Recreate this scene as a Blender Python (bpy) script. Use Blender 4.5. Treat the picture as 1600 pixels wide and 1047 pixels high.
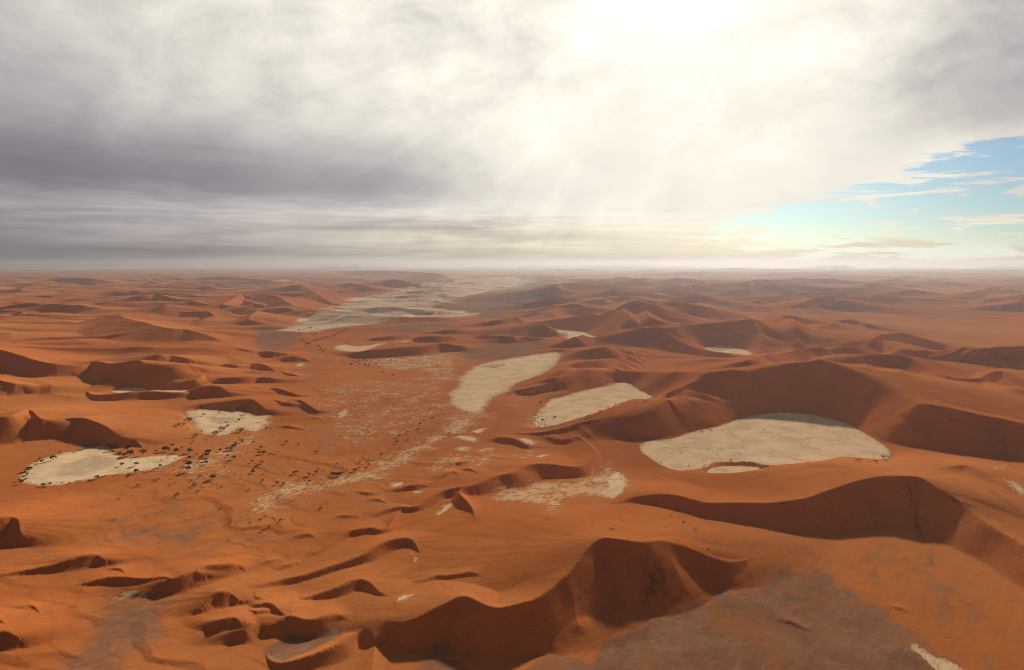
import bpy, math, random
import numpy as np
from mathutils import Vector

# ------------------------------------------------------------------ camera, light, exposure
H = 650.0                      # aircraft height above the valley floor, metres
FPX = 1600 * 24.0 / 36.0       # 24 mm lens on a 1600 px wide frame
PITCH = math.atan((523.5 - 412.0) / FPX)
SUN_AZ, SUN_EL = math.radians(18.0), math.radians(20.5)   # clockwise from +Y

for o in list(bpy.data.objects):
    bpy.data.objects.remove(o)
scene = bpy.context.scene
C = scene.collection
cam_d = bpy.data.cameras.new('camera')
cam = bpy.data.objects.new('camera', cam_d)
C.objects.link(cam)
cam.location = (0, 0, H)
cam.rotation_euler = (math.pi / 2 - PITCH, 0, 0)
cam_d.lens = 24.0
cam_d.sensor_width = 36.0
cam_d.clip_start = 1.0
cam_d.clip_end = 300000.0
scene.camera = cam
scene.view_settings.view_transform = 'Standard'
scene.view_settings.look = 'None'
scene.view_settings.exposure = 1.0
scene.view_settings.gamma = 1.0
scene.render.engine = 'CYCLES'
scene.cycles.filter_width = 1.0

sun_d = bpy.data.lights.new('sun', 'SUN')
sun_d.energy = 5.0
sun_d.angle = math.radians(2.0)
sun_d.color = (1.0, 0.88, 0.72)
sun = bpy.data.objects.new('sun', sun_d)
C.objects.link(sun)
sdir = Vector((math.sin(SUN_AZ) * math.cos(SUN_EL), math.cos(SUN_AZ) * math.cos(SUN_EL), math.sin(SUN_EL)))
sun.rotation_euler = sdir.to_track_quat('Z', 'Y').to_euler()
sun.location = (0, 0, 3000)


class NT:
    """small helper to write node graphs as expressions"""
    def __init__(s, tree):
        s.t = tree
    def node(s, typ, **kw):
        n = s.t.nodes.new(typ)
        for k, v in kw.items():
            setattr(n, k, v)
        return n
    def put(s, sock, v):
        if hasattr(v, 'is_output') or isinstance(v, bpy.types.NodeSocket):
            s.t.links.new(v, sock)
        else:
            sock.default_value = v
    def m(s, op, a, b=0.0, c=0.0, clamp=False):
        n = s.node('ShaderNodeMath', operation=op, use_clamp=clamp)
        s.put(n.inputs[0], a); s.put(n.inputs[1], b)
        if op in ('MULTIPLY_ADD', 'SMOOTH_MIN', 'SMOOTH_MAX'):
            s.put(n.inputs[2], c)
        return n.outputs[0]
    def add(s, a, b): return s.m('ADD', a, b)
    def sub(s, a, b): return s.m('SUBTRACT', a, b)
    def mul(s, a, b): return s.m('MULTIPLY', a, b)
    def div(s, a, b): return s.m('DIVIDE', a, b)
    def ss(s, v, lo, hi, a=0.0, b=1.0):
        n = s.node('ShaderNodeMapRange', interpolation_type='SMOOTHSTEP')
        s.put(n.inputs[0], v); s.put(n.inputs[1], lo); s.put(n.inputs[2], hi)
        s.put(n.inputs[3], a); s.put(n.inputs[4], b)
        return n.outputs[0]
    def xyz(s, x, y, z=0.0):
        n = s.node('ShaderNodeCombineXYZ')
        s.put(n.inputs[0], x); s.put(n.inputs[1], y); s.put(n.inputs[2], z)
        return n.outputs[0]
    def noise(s, vec, scale, detail=4.0, rough=0.5, dist=0.0):
        n = s.node('ShaderNodeTexNoise')
        s.put(n.inputs['Vector'], vec)
        n.inputs['Scale'].default_value = scale
        n.inputs['Detail'].default_value = detail
        n.inputs['Roughness'].default_value = rough
        n.inputs['Distortion'].default_value = dist
        return n.outputs[0]
    def mix(s, f, a, b):
        n = s.node('ShaderNodeMix', data_type='RGBA')
        s.put(n.inputs[0], f)
        for i, v in ((6, a), (7, b)):
            s.put(n.inputs[i], tuple(v) + (1.0,) if isinstance(v, tuple) and len(v) == 3 else v)
        return n.outputs[2]
    def grain(s, vec, deg, stretch):
        """texture space stretched along a compass-like direction on the ground"""
        n = s.node('ShaderNodeMapping', vector_type='TEXTURE')
        s.put(n.inputs[0], vec)
        n.inputs[2].default_value = (0, 0, math.radians(deg))
        n.inputs[3].default_value = (stretch, 1, 1)
        return n.outputs[0]
    def mapping(s, vec, rot=(0, 0, 0), scale=(1, 1, 1), loc=(0, 0, 0)):
        n = s.node('ShaderNodeMapping')
        s.put(n.inputs[0], vec)
        n.inputs[1].default_value = loc
        n.inputs[2].default_value = rot
        n.inputs[3].default_value = scale
        return n.outputs[0]


# ------------------------------------------------------------------ sky: hazy cloud deck with a blue gap
world = bpy.data.worlds.new('World')
scene.world = world
world.use_nodes = True
wt = world.node_tree
wt.nodes.clear()
g = NT(wt)
out = g.node('ShaderNodeOutputWorld')
bg = g.node('ShaderNodeBackground')
wt.links.new(bg.outputs[0], out.inputs[0])
bg.inputs[1].default_value = 0.1
sky = g.node('ShaderNodeTexSky', sky_type='NISHITA')
sky.sun_disc = False
sky.sun_elevation = SUN_EL
sky.sun_rotation = SUN_AZ
sky.altitude = 600
sky.air_density = 1.0
sky.dust_density = 1.0
sky.ozone_density = 1.5
tc = g.node('ShaderNodeTexCoord')
D = tc.outputs['Generated']
sep = g.node('ShaderNodeSeparateXYZ')
wt.links.new(D, sep.inputs[0])
dx, dy, dz = sep.outputs
DEG = 57.29578
az = g.mul(g.m('ARCTAN2', dx, dy), DEG)            # degrees clockwise from +Y
el = g.mul(g.m('ARCSINE', dz), DEG)
elc = g.m('MAXIMUM', el, 0.0)
# cloud-plane coordinates (a deck above the land, foreshortened toward the horizon)
den = g.add(g.m('MAXIMUM', dz, 0.0), 0.035)
px_ = g.div(dx, den)
py_ = g.div(dy, den)
P = g.xyz(px_, py_, 0.0)
GLOW_AZ = math.radians(14.0)          # brightest part of the veil of cloud
sx, sy, sz = (math.sin(GLOW_AZ) * math.cos(SUN_EL), math.cos(GLOW_AZ) * math.cos(SUN_EL), math.sin(SUN_EL))
dots = g.node('ShaderNodeVectorMath', operation='DOT_PRODUCT')
wt.links.new(D, dots.inputs[0])
dots.inputs[1].default_value = (sx, sy, sz)
sang = g.mul(g.m('ARCCOSINE', g.m('MINIMUM', dots.outputs['Value'], 0.99999)), DEG)   # angle from the sun, degrees
n_big = g.noise(P, 0.45, 5.0, 0.55, 0.3)
n_mid = g.noise(P, 1.3, 6.0, 0.6, 0.5)
n_fine = g.noise(g.mapping(P, rot=(0, 0, 0.35), scale=(0.6, 1.6, 1.0)), 1.6, 8.0, 0.62, 0.2)
n_dir = g.noise(g.mapping(D, scale=(1.0, 1.0, 2.6)), 3.6, 7.0, 0.6, 0.5)
n_puff = g.noise(g.mapping(D, scale=(1.0, 1.0, 1.5), loc=(3, 1, 2)), 9.0, 7.0, 0.62, 0.3)
warp = g.mul(g.sub(n_dir, 0.5), 9.0)
# brightness of the deck: falls off with angle from the sun, darker to the left and behind
glow = g.m('POWER', 2.71828, g.mul(g.m('POWER', g.div(g.add(sang, g.mul(g.sub(n_dir, 0.5), 30.0)), 31.0), 2.6), -1.0))
core = g.m('POWER', 2.71828, g.mul(g.m('POWER', g.div(g.add(sang, g.mul(g.sub(n_puff, 0.5), 22.0)), 5.5), 2.0), -1.0))
wide = g.ss(sang, 36.0, 88.0, 1.0, 0.0)
bright = g.add(g.add(g.add(0.11, g.mul(wide, 0.365)), g.mul(glow, 0.52)), g.mul(core, 0.25))
tex = g.add(g.mul(g.sub(n_dir, 0.5), 0.5), g.mul(g.sub(n_puff, 0.5), g.ss(el, 6.0, 16.0, 0.4, 1.15)))
bright = g.mul(bright, g.add(1.0, g.mul(tex, g.ss(glow, 0.3, 1.0, 1.0, 0.95))))
# lavender-grey rain bank low on the left
bankc = g.add(g.add(6.2, g.mul(g.add(az, 15.0), -0.015)), g.mul(g.sub(n_mid, 0.5), 2.4))
bd = g.div(g.sub(el, bankc), g.ss(el, 5.0, 9.0, 1.6, 3.2))
bank = g.m('POWER', 2.71828, g.mul(g.mul(bd, bd), -1.0))
bank = g.mul(bank, g.ss(g.add(az, g.mul(warp, 0.9)), -12.0, 4.0, 1.0, 0.0))
bright = g.mul(bright, g.sub(1.0, g.mul(bank, 0.42)))
# shafts of light radiating from the sun through the bank
uu = g.sub(az, math.degrees(GLOW_AZ)); vv = g.sub(el, 22.0)
ang = g.m('ARCTAN2', vv, uu)
n_ray = g.noise(g.xyz(g.mul(ang, 9.0), g.mul(sang, 0.02), 0.0), 1.6, 3.0, 0.55)
raym = g.mul(g.ss(sang, 12.0, 20.0), g.ss(sang, 26.0, 40.0, 1.0, 0.0))
raym = g.mul(raym, g.ss(az, 4.0, 10.0, 1.0, 0.0))
bright = g.mul(bright, g.add(1.0, g.mul(raym, g.mul(g.sub(n_ray, 0.5), 0.34))))
# low stratus streaks near the horizon
n_low = g.noise(g.xyz(g.mul(az, 0.045), g.mul(el, 0.62), 3.0), 1.5, 7.0, 0.6, 0.35)
low = g.mul(g.mul(g.ss(el, 5.5, 3.2), g.ss(el, -0.5, 0.6)), g.ss(az, -2.0, 18.0, 1.0, 0.35))
bright = g.mul(bright, g.add(1.0, g.mul(low, g.mul(g.sub(n_low, 0.5), 1.5))))
# grey cloud upper right
gr = g.mul(g.ss(g.add(az, g.mul(warp, 0.8)), 22.0, 36.0), g.ss(g.add(el, g.mul(warp, 0.35)), 7.0, 10.5))
bright = g.mul(bright, g.sub(1.0, g.mul(gr, 0.36)))
bright = g.mul(bright, g.ss(el, 0.0, 3.0, 0.66, 1.0))
bright = g.mul(bright, g.add(1.0, g.mul(g.mul(g.ss(el, 4.5, 0.5), g.ss(az, 2.0, 24.0)), 0.35)))
bright = g.mul(bright, g.add(1.0, g.mul(g.ss(el, 4.0, 0.5), g.ss(az, -8.0, -34.0, 0.0, -0.30))))
bright = g.add(bright, g.mul(g.mul(g.ss(el, 8.0, 15.0), g.ss(el, 40.0, 25.0)), g.mul(g.ss(az, 5.0, -20.0), 0.15)))
bright = g.mul(bright, g.ss(el, 26.0, 50.0, 1.0, 0.36))
tone = g.ss(bright, 0.25, 0.85)
ccol = g.mix(tone, (0.84, 0.765, 0.86), (1.0, 0.95, 0.84))
warm = g.mul(g.ss(el, 5.0, 1.0), g.ss(az, -35.0, 5.0, 0.15, 0.75))
ccol = g.mix(warm, ccol, (1.0, 0.87, 0.60))
vm = g.node('ShaderNodeVectorMath', operation='SCALE')
wt.links.new(ccol, vm.inputs[0]); wt.links.new(g.mul(bright, 5.15), vm.inputs['Scale'])
cloud = vm.outputs[0]
# blue gap low on the right, with bright ragged cloud pieces in it
n_gap = g.noise(g.xyz(g.mul(az, 0.10), g.mul(el, 0.72), 1.0), 1.5, 9.0, 0.66, 0.35)
top = g.ss(az, 10.0, 38.0, 2.8, 8.6)
gap = g.mul(g.ss(az, 9.0, 21.0), g.mul(g.ss(g.sub(top, el), -0.6, 1.0), g.ss(el, -0.2, 1.3)))
gapf = g.ss(g.add(g.mul(gap, 0.62), g.mul(g.sub(n_gap, 0.5), 3.4)), 0.34, 0.66)
gapf = g.mul(gapf, g.ss(gap, 0.05, 0.4))
bluec = g.node('ShaderNodeVectorMath', operation='MULTIPLY')
wt.links.new(sky.outputs[0], bluec.inputs[0]); bluec.inputs[1].default_value = (0.145, 0.212, 0.285)
skyc = g.mix(gapf, cloud, g.mix(g.ss(el, 2.2, 0.0), bluec.outputs[0], (4.3, 4.45, 4.05)))
# below the horizon: same brightness as the haze
wt.links.new(skyc, bg.inputs[0])

# ------------------------------------------------------------------ numpy noise
def _hash(ix, iy, seed):
    h = (ix.astype(np.int64) * 374761393 + iy.astype(np.int64) * 668265263 + seed * 982451653) & 0xffffffff
    h = ((h ^ (h >> 13)) * 1274126177) & 0xffffffff
    return ((h ^ (h >> 16)) & 0xffff) / 32767.5 - 1.0

def vnoise(x, y, seed=0):
    x0 = np.floor(x); y0 = np.floor(y)
    fx = x - x0; fy = y - y0
    fx = fx * fx * fx * (fx * (fx * 6 - 15) + 10); fy = fy * fy * fy * (fy * (fy * 6 - 15) + 10)
    ix = x0.astype(np.int64); iy = y0.astype(np.int64)
    a = _hash(ix, iy, seed); b = _hash(ix + 1, iy, seed)
    c = _hash(ix, iy + 1, seed); d = _hash(ix + 1, iy + 1, seed)
    return (a + (b - a) * fx) * (1 - fy) + (c + (d - c) * fx) * fy

def fbm(x, y, seed=0, octv=4, gain=0.5):
    s = np.zeros_like(x); a = 1.0; t = 0.0
    ca, sa = math.cos(0.6), math.sin(0.6)
    for k in range(octv):
        s += a * vnoise(x, y, seed + k * 17)
        t += a; a *= gain
        x, y = (x * ca - y * sa) * 2.03 + 11.3, (x * sa + y * ca) * 2.03 + 5.7
    return s / t

def sstep(v, a, b):
    t = np.clip((v - a) / (b - a), 0, 1)
    return t * t * (3 - 2 * t)

# ------------------------------------------------------------------ terrain grid, graded away from the viewpoint
Q = 1.0
NC = int(1650 * Q)
azs = np.concatenate([np.radians(np.linspace(-180, -41, 90, endpoint=False)),
                      np.radians(np.linspace(-41, 41, NC)),
                      np.radians(np.linspace(41, 180, 91)[1:])])
RMAX = 96000.0
NR = int(1250 * Q)
rs = np.concatenate([np.geomspace(30, 800, 50, endpoint=False), np.geomspace(800, RMAX, NR)])
A, R = np.meshgrid(azs, rs)
X = R * np.sin(A); Y = R * np.cos(A)
lr = np.log(rs)

def ray(x, y):
    cx = (x - 800.0) / FPX; cy = (523.5 - y) / FPX
    dx_, dy_, dz_ = cx, math.cos(PITCH) + cy * math.sin(PITCH), -math.sin(PITCH) + cy * math.cos(PITCH)
    return math.atan2(dx_, dy_), -dz_ / math.hypot(dx_, dy_)      # azimuth, tangent of the depression

def project(a, r, z):
    """photo pixel of a ground point, used for tracing and checks"""
    xx, yy, zz = r * np.sin(a), r * np.cos(a), z - H
    f = yy * math.cos(PITCH) - zz * math.sin(PITCH)
    u = yy * math.sin(PITCH) + zz * math.cos(PITCH)
    return 800 + FPX * xx / f, 523.5 - FPX * u / f

# dunes: crest control points "x y drop", where drop is how far below the crest its foot is seen.
# the slip face lies to the right of the direction of travel. options: s1 slip slope, s2 back slope, b base level
DUNES = [
 # foreground
 ('front', '560 1003 6 575 990 22 600 975 50 640 970 62 675 950 70 715 931 92 735 937 88 765 950 80 800 944 100 840 930 120 880 902 135 900 880 150 915 858 165 932 844 172 950 841 165 1000 847 122 1030 845 110 1065 853 88 1110 870 56 1145 878 42 1175 875 30 1196 862 4', {}),
 ('bowl', '409 1026 2 413 1037 10 432 1042 18 462 1035 24 500 1022 30 530 1008 32 542 998 28 560 991 18 576 991 10', dict(s2=.35)),
 ('', '395 981 10 415 985 16 434 976 26 452 966 34 470 972 34 490 971 36 515 963 38 535 967 32 545 980 20 547 992 6', {}),
 ('', '345 998 3 357 992 18 370 991 26 382 984 26 392 980 20 402 984 12', {}),
 ('left ridge', '112 916 1 140 910 8 162 903 13 190 901 18 225 903 22 257 901 26 267 907 28 285 900 38 302 894 44 316 900 40 328 904 20 338 912 6', {}),
 ('', '300 896 2 317 887 6 337 885 8 357 884 9 372 887 8 381 897 3', {}),
 ('', '283 966 2 305 957 10 320 945 22 335 929 32 350 928 32 360 932 28 370 942 10', {}),
 ('', '312 966 4 317 973 14 328 977 20 345 974 22 362 970 24 370 978 22 374 988 8', {}),
 ('', '384 940 3 398 936 12 412 942 10 418 955 3', {}),
 ('', '374 962 3 388 957 12 400 962 12 412 958 8 424 962 3', {}),
 ('', '-40 816 30 0 810 44 20 809 46 32 813 42 34 828 34 38 842 22 55 852 6', {}),
 ('', '-10 902 2 30 893 5 62 887 8 100 878 12 125 869 18 150 867 18 165 876 10 182 878 3', {}),
 ('', '164 891 2 175 888 6 186 889 6 192 898 2', {}),
 ('', '-30 962 8 0 968 8 8 976 2', {}),
 ('', '-40 985 40 0 984 40 15 987 38 32 997 28 40 1012 6', {}),
 ('', '22 952 1 38 949 4 52 945 6 57 953 4 66 963 1', {}),
 # long low ridges of the middle foreground
 ('', '385 925 1 400 920 5 430 911 9 475 901 12 525 884 15 570 868 18 595 852 20 620 844 20 638 844 18 648 853 12 653 867 3', {}),
 ('', '455 942 2 487 934 7 525 922 13 550 910 16 565 907 18 580 914 15 592 927 5 615 932 1', {}),
 ('', '385 957 3 400 950 12 420 947 14 432 956 14 444 968 3', {}),
 ('', '638 911 1 655 907 5 677 899 5 690 900 4 712 897 5 728 895 5 748 902 1', {}),
 ('', '472 874 1 500 860 5 525 842 6 542 831 8 555 829 9 575 825 10 586 830 7 602 827 6 614 808 7 622 795 5', {}),
 ('', '432 852 1 460 839 4 475 834 7 488 842 2', {}),
 ('', '400 890 1 420 880 5 434 877 5 437 880 1', {}),
 ('', '424 895 1 440 888 5 458 881 6 464 884 1', {}),
 ('', '508 811 1 530 807 3 548 807 4 560 811 1', {}),
 ('', '548 768 1 567 770 4 578 771 4 592 771 1', {}),
 ('', '565 788 1 580 780 4 592 782 4 600 788 1', {}),
 ('', '596 770 1 618 765 4 640 759 7 652 757 7 668 762 2', {}),
 ('middle ridge', '568 812 1 590 802 5 607 795 10 625 792 16 640 794 16 655 790 17 672 777 17 690 767 16 705 764 16 717 761 26 737 759 28 755 751 36 775 741 38 790 738 36 803 736 28 815 727 30 827 723 34 845 722 32 870 725 28 900 728 20 910 725 18 922 716 18 931 705 16 924 696 10 910 686 6 902 680 2', {}),
 ('', '717 762 16 722 778 20 734 790 14 741 800 10 742 812 3', dict(s2=.4)),
 ('', '613 808 6 606 800 8 612 795 6', {}),
 ('', '690 732 1 707 725 4 725 722 4 740 719 2', {}),
 ('', '712 737 1 727 732 6 738 735 5 748 740 2', {}),
 ('', '672 752 1 690 743 5 705 736 6 716 744 3', {}),
 ('', '762 690 1 775 684 6 788 681 8 808 684 8 822 694 7 836 700 2', {}),
 ('', '845 686 2 860 680 6 880 684 6 902 680 8 912 690 6', {}),
 # long ridge right of the foreground
 ('long ridge', '832 829 1 860 811 7 880 801 12 925 794 18 962 786 26 980 779 34 1000 775 42 1025 773 50 1050 775 52 1075 780 54 1100 786 54 1137 786 58 1175 784 60 1200 782 64 1237 775 72 1275 764 84 1312 752 92 1350 742 90 1375 739 90 1400 739 92 1430 742 100 1462 762 92 1500 787 80 1537 815 70 1575 836 70 1600 850 70 1680 893 70 1760 935 70', {}),
 ('', '1428 742 60 1457 736 60 1487 729 60 1507 728 60 1530 738 66 1565 757 72 1600 774 76 1660 805 76 1740 850 70', dict(s1=.34)),
 ('', '1210 975 1 1235 975 4 1258 987 4 1268 993 1', {}),
 ('', '1390 950 1 1405 951 4 1428 962 2', {}),
 # ridges round the great pan
 ('saddle ridge', '790 678 1 837 675 8 885 669 16 912 661 22 950 655 30 992 652 36 1007 647 42 1030 636 52 1047 624 62 1056 632 52 1072 646 34 1095 660 12', {}),
 ('pan wall', '1030 625 10 1045 614 22 1060 606 36 1082 597 52 1102 586 66 1125 583 72 1147 578 78 1170 578 76 1200 576 72 1237 571 78 1287 563 94 1307 578 90 1337 594 88 1375 607 86 1412 620 82 1450 629 78 1487 637 72 1525 646 66 1562 652 62 1600 661 60 1680 682 60 1760 700 50', {}),
 ('', '1062 626 4 1100 629 16 1130 631 20 1148 628 20 1154 618 16 1147 602 6', dict(b=60)),
 ('', '962 578 3 987 581 10 1025 584 14 1062 586 16 1102 586 20', {}),
 ('', '1110 574 2 1147 571 7 1200 566 12 1225 559 14 1245 555 14 1284 552 12', dict(b=40)),
 ('rib ridge', '945 532 6 960 525 14 975 519 22 992 514 30 1012 513 32 1032 515 26 1055 530 16 1075 539 12 1100 547 10 1125 552 10 1150 559 8 1172 563 2', {}),
 ('', '893 558 3 910 552 12 925 546 18 940 538 22 957 535 16 968 545 8', {}),
 ('', '955 543 2 972 552 5 990 562 5 1010 575 1', dict(s2=.5, b=15)),
 ('', '950 551 2 968 560 5 985 568 5 1002 577 1', dict(s2=.5, b=15)),
 ('', '945 558 2 962 566 5 978 573 5 995 581 1', dict(s2=.5, b=15)),
 ('', '940 566 2 956 573 5 972 580 5 990 586 1', dict(s2=.5, b=10)),
 ('', '958 537 2 978 547 4 998 560 4 1014 572 1', dict(s2=.5, b=15)),
 ('', '790 610 4 820 607 10 837 604 14 862 597 19 887 592 24 907 584 30 922 574 34 940 580 26 957 588 12 975 592 3', {}),
 ('', '880 578 2 895 572 8 912 567 10 940 563 10 957 560 6', {}),
 ('', '862 590 2 872 584 6 886 577 8 900 576 4', {}),
 ('', '845 596 1 860 590 5 878 586 5', {}),
 # dunes beyond
 ('', '1022 520 10 1040 513 22 1060 508 32 1072 505 38 1092 505 42 1112 504 42 1137 500 44 1160 498 46 1175 497 46 1185 500 42 1200 510 36 1225 525 20 1250 534 12 1282 539 3', {}),
 ('', '815 513 1 840 507 10 862 501 17 885 497 25 905 494 32 920 493 36 930 504 30 940 520 16 948 530 3', {}),
 ('', '920 494 8 940 490 14 955 492 16 962 500 12 970 508 3', {}),
 ('', '948 496 4 960 487 12 972 481 22 988 481 28 1005 482 30 1018 491 22 1035 499 14 1058 508 4', {}),
 ('', '1008 483 10 1030 481 18 1050 481 20 1080 484 20 1102 486 18 1122 486 18 1145 492 12 1165 497 3', {}),
 ('', '842 489 2 856 484 8 870 480 13 885 476 16 905 475 17 920 482 13 935 488 3', {}),
 ('', '905 479 3 920 472 12 940 466 17 952 469 14 966 478 4', {}),
 ('', '940 466 3 960 464 10 975 463 12 992 462 14 1006 467 12 1025 471 10 1050 475 3', {}),
 ('', '1020 471 2 1042 467 8 1062 465 12 1080 462 14 1095 461 15 1115 466 13 1132 474 9 1148 483 2', {}),
 ('', '905 462 2 930 456 8 955 453 12 979 451 14 986 459 10 995 466 2', {}),
 ('', '815 461 2 835 455 8 850 451 12 875 446 16 884 452 12 892 462 2', {}),
 ('', '878 447 3 892 445 7 912 449 8 925 455 2', {}),
 ('', '998 456 2 1020 449 7 1050 446 10 1070 447 8 1087 446 10 1112 452 7 1125 458 1', {}),
 ('', '1115 461 2 1137 454 8 1162 451 10 1190 448 10 1215 447 11 1232 451 9 1250 458 2', {}),
 ('', '1160 478 2 1175 473 8 1192 466 12 1205 466 12 1220 471 9 1242 477 2', {}),
 ('', '1222 487 2 1250 475 13 1272 466 19 1290 464 21 1305 464 18 1320 469 15 1350 471 13 1375 480 6 1392 485 1', {}),
 ('', '1170 498 3 1190 492 12 1212 486 24 1225 492 24 1250 501 18 1278 510 4', {}),
 ('', '1268 507 2 1292 501 8 1320 500 12 1340 500 12 1352 506 10 1372 512 6 1395 520 1', {}),
 ('', '1265 523 1 1290 515 8 1307 509 12 1318 513 8 1330 520 1', {}),
 ('', '1284 529 1 1300 525 5 1317 531 1', {}),
 ('', '1235 543 1 1260 542 8 1287 540 13 1320 537 15 1350 532 18 1372 527 20 1395 525 18 1415 524 18 1437 529 17 1462 536 13 1487 542 9 1512 548 2', {}),
 ('', '1372 528 8 1397 540 12 1425 547 11 1450 551 9 1480 553 2', {}),
 ('rocky hill', '1462 568 3 1487 556 18 1507 547 28 1530 549 26 1550 544 32 1600 543 30 1660 545 26', dict(s2=.4)),
 ('', '1300 556 10 1325 554 30 1350 554 38 1400 554 42 1425 560 40 1450 572 34 1475 585 30 1500 590 26 1535 590 22 1547 582 26 1565 578 28 1580 586 22 1610 600 16 1660 615 6', {}),
 ('', '1535 590 4 1560 601 8 1600 612 10 1660 622 6', dict(s1=.4)),
 ('', '1388 462 1 1405 457 6 1425 452 9 1445 457 6 1462 463 1', {}),
 ('', '1408 448 1 1420 445 5 1430 443 7 1448 448 1', {}),
 ('', '1330 450 1 1342 445 6 1352 440 10 1365 442 8 1376 440 9 1392 448 1', {}),
 ('', '1290 446 1 1305 441 3 1320 443 1', {}),
 ('', '1385 439 1 1405 434 5 1422 439 1', {}),
 ('', '1500 462 1 1520 456 5 1542 451 6 1562 447 8 1580 452 5 1600 458 4', {}),
 ('', '1560 480 1 1580 475 8 1600 471 11 1640 468 8', {}),
 ('', '1530 464 1 1550 461 5 1575 464 5 1610 463 5', {}),
 ('', '1470 470 1 1490 467 4 1510 470 4 1530 473 1', {}),
 # spurs running down from the star dunes: dark on the left, sunlit on the right
 ('', '920 494 26 930 506 22 940 518 14 950 531 4', dict(s2=.42)),
 ('', '969 482 22 980 494 18 992 511 6', dict(s2=.42)),
 ('', '1071 505 32 1082 516 24 1094 527 16 1108 539 4', dict(s2=.42)),
 ('', '1006 482 24 1022 493 16 1041 506 5', dict(s2=.45)),
 ('', '935 469 14 939 477 10 944 487 3', dict(s2=.45)),
 ('', '876 447 12 881 454 9 888 463 2', dict(s2=.45)),
 ('', '1213 486 20 1226 500 16 1250 518 10 1280 537 2', dict(s2=.42)),
 ('', '901 496 20 912 506 14 925 520 4', dict(s2=.42)),
 ('', '1142 498 30 1160 512 20 1185 527 6', dict(s2=.42)),
 ('', '1290 464 16 1303 471 10 1322 480 2', dict(s2=.42)),
 ('', '1095 461 12 1106 469 8 1120 478 2', dict(s2=.42)),
 ('', '992 462 10 1003 470 7 1016 478 2', dict(s2=.42)),
 ('', '855 450 10 862 457 6 870 465 1', dict(s2=.42)),
 ('', '1130 640 30 1150 655 16 1170 664 4', dict(s2=.3, b=20)),
 # left side
 ('left wall', '-80 655 40 0 651 40 25 646 46 41 638 50 57 645 42 67 654 32 87 654 28 112 652 34 132 652 38 155 659 38 175 671 30 195 684 18 212 688 10 224 700 2', {}),
 ('', '-80 530 20 0 547 26 25 554 26 50 562 25 75 569 24 100 571 22 125 571 14 150 566 14 160 567 20 175 571 28 200 570 36 220 575 34 226 580 30 226 590 20 236 598 10 244 603 2', {}),
 ('', '-60 588 20 0 595 22 25 600 20 42 600 14 62 597 5 80 590 1', {}),
 ('', '137 607 1 141 614 6 150 617 8 162 617 8 187 615 9 225 612 9 262 613 8 300 614 4 320 607 1', {}),
 ('', '190 568 2 207 560 8 225 560 10 250 557 16 265 556 16 280 560 13 300 566 9 322 567 6 338 565 1', {}),
 ('', '228 578 3 250 574 14 275 574 16 295 572 17 312 578 12 330 586 2', {}),
 ('', '243 600 1 270 592 8 300 591 10 318 587 8 335 575 1', {}),
 ('', '300 619 1 317 607 13 335 604 16 346 607 14 352 613 10 370 618 6 392 621 1', {}),
 ('', '325 594 1 345 590 8 370 590 10 400 589 8 425 595 1', {}),
 ('', '318 637 2 340 630 13 358 626 18 377 623 20 390 624 20 402 632 14 412 640 12 427 642 8 436 652 1', {}),
 ('', '80 611 1 88 608 5 98 607 6 108 611 2', {}),
 ('', '352 611 1 372 606 5 392 605 6 410 608 5 428 614 1', {}),
 ('', '405 629 1 418 626 5 436 626 8 446 630 8 465 624 9 482 631 8 497 641 6 517 646 1', {}),
 ('', '412 609 1 425 606 5 442 609 6 460 616 5 492 621 1', {}),
 ('', '392 594 1 408 590 8 425 591 8 438 597 1', {}),
 ('', '398 552 1 412 549 7 430 550 8 448 559 2', {}),
 ('', '430 565 1 452 557 6 470 558 6 488 566 1', {}),
 ('', '385 571 1 400 569 6 415 572 7 434 583 1', {}),
 ('', '434 580 1 457 585 4 477 593 1', {}),
 ('', '350 548 1 370 545 5 388 548 5 402 555 1', {}),
 ('', '335 575 1 355 570 6 378 572 6 392 578 1', {}),
 ('', '478 656 1 490 652 3 510 656 1', {}),
 ('', '428 667 1 448 665 3 484 674 1', {}),
 ('', '130 507 2 145 501 10 160 495 18 175 493 22 195 495 26 212 501 28 237 507 32 260 512 34 287 514 32 305 519 26 330 527 16 350 535 8 372 543 1', dict(s1=.28, s2=.25)),
 ('', '285 549 1 300 541 6 315 535 10 332 528 10', dict(s1=.3)),
 ('', '212 489 1 225 482 7 240 478 13 262 476 15 283 478 10 310 484 2', dict(s1=.35)),
 ('', '180 473 1 200 468 6 220 463 10 237 460 12 250 460 12 266 465 9 295 469 8 325 475 8 350 475 8 365 466 12 377 460 12 392 464 6', {}),
 ('', '165 459 1 174 455 6 185 456 6 204 460 1', {}),
 ('', '370 466 4 385 470 9 400 475 10 420 482 4', {}),
 ('', '408 482 3 395 490 14 384 503 16 380 512 4', dict(s1=.4)),
 ('', '385 462 4 405 459 14 427 461 20 447 471 20 462 481 14 485 488 3', dict(s1=.4)),
 ('', '470 455 3 485 453 10 500 463 12 520 474 10 542 482 2', dict(s1=.4)),
 ('', '420 452 2 445 447 8 470 444 10 500 447 6', {}),
 ('', '520 447 2 545 442 8 570 446 8 590 452 3', {}),
 ('', '590 443 3 605 437 10 616 436 12 624 444 8 632 452 1', {}),
 ('', '480 430 2 530 424 5 560 423 6 600 423 8 650 425 12 685 428 14 703 434 12 714 445 2', dict(s1=.3)),
 ('', '300 437 2 340 432 5 380 434 5 420 437 5 460 436 3', {}),
 ('', '60 440 2 100 434 6 150 436 6 190 440 2', {}),
 # low red ridges of the valley
 ('', '535 551 1 555 550 6 575 547 9 612 544 9 650 541 10 670 539 9 690 537 9 720 540 8 745 546 1', {}),
 ('', '630 531 1 650 527 5 675 525 7 700 525 6 725 530 1', {}),
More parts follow.
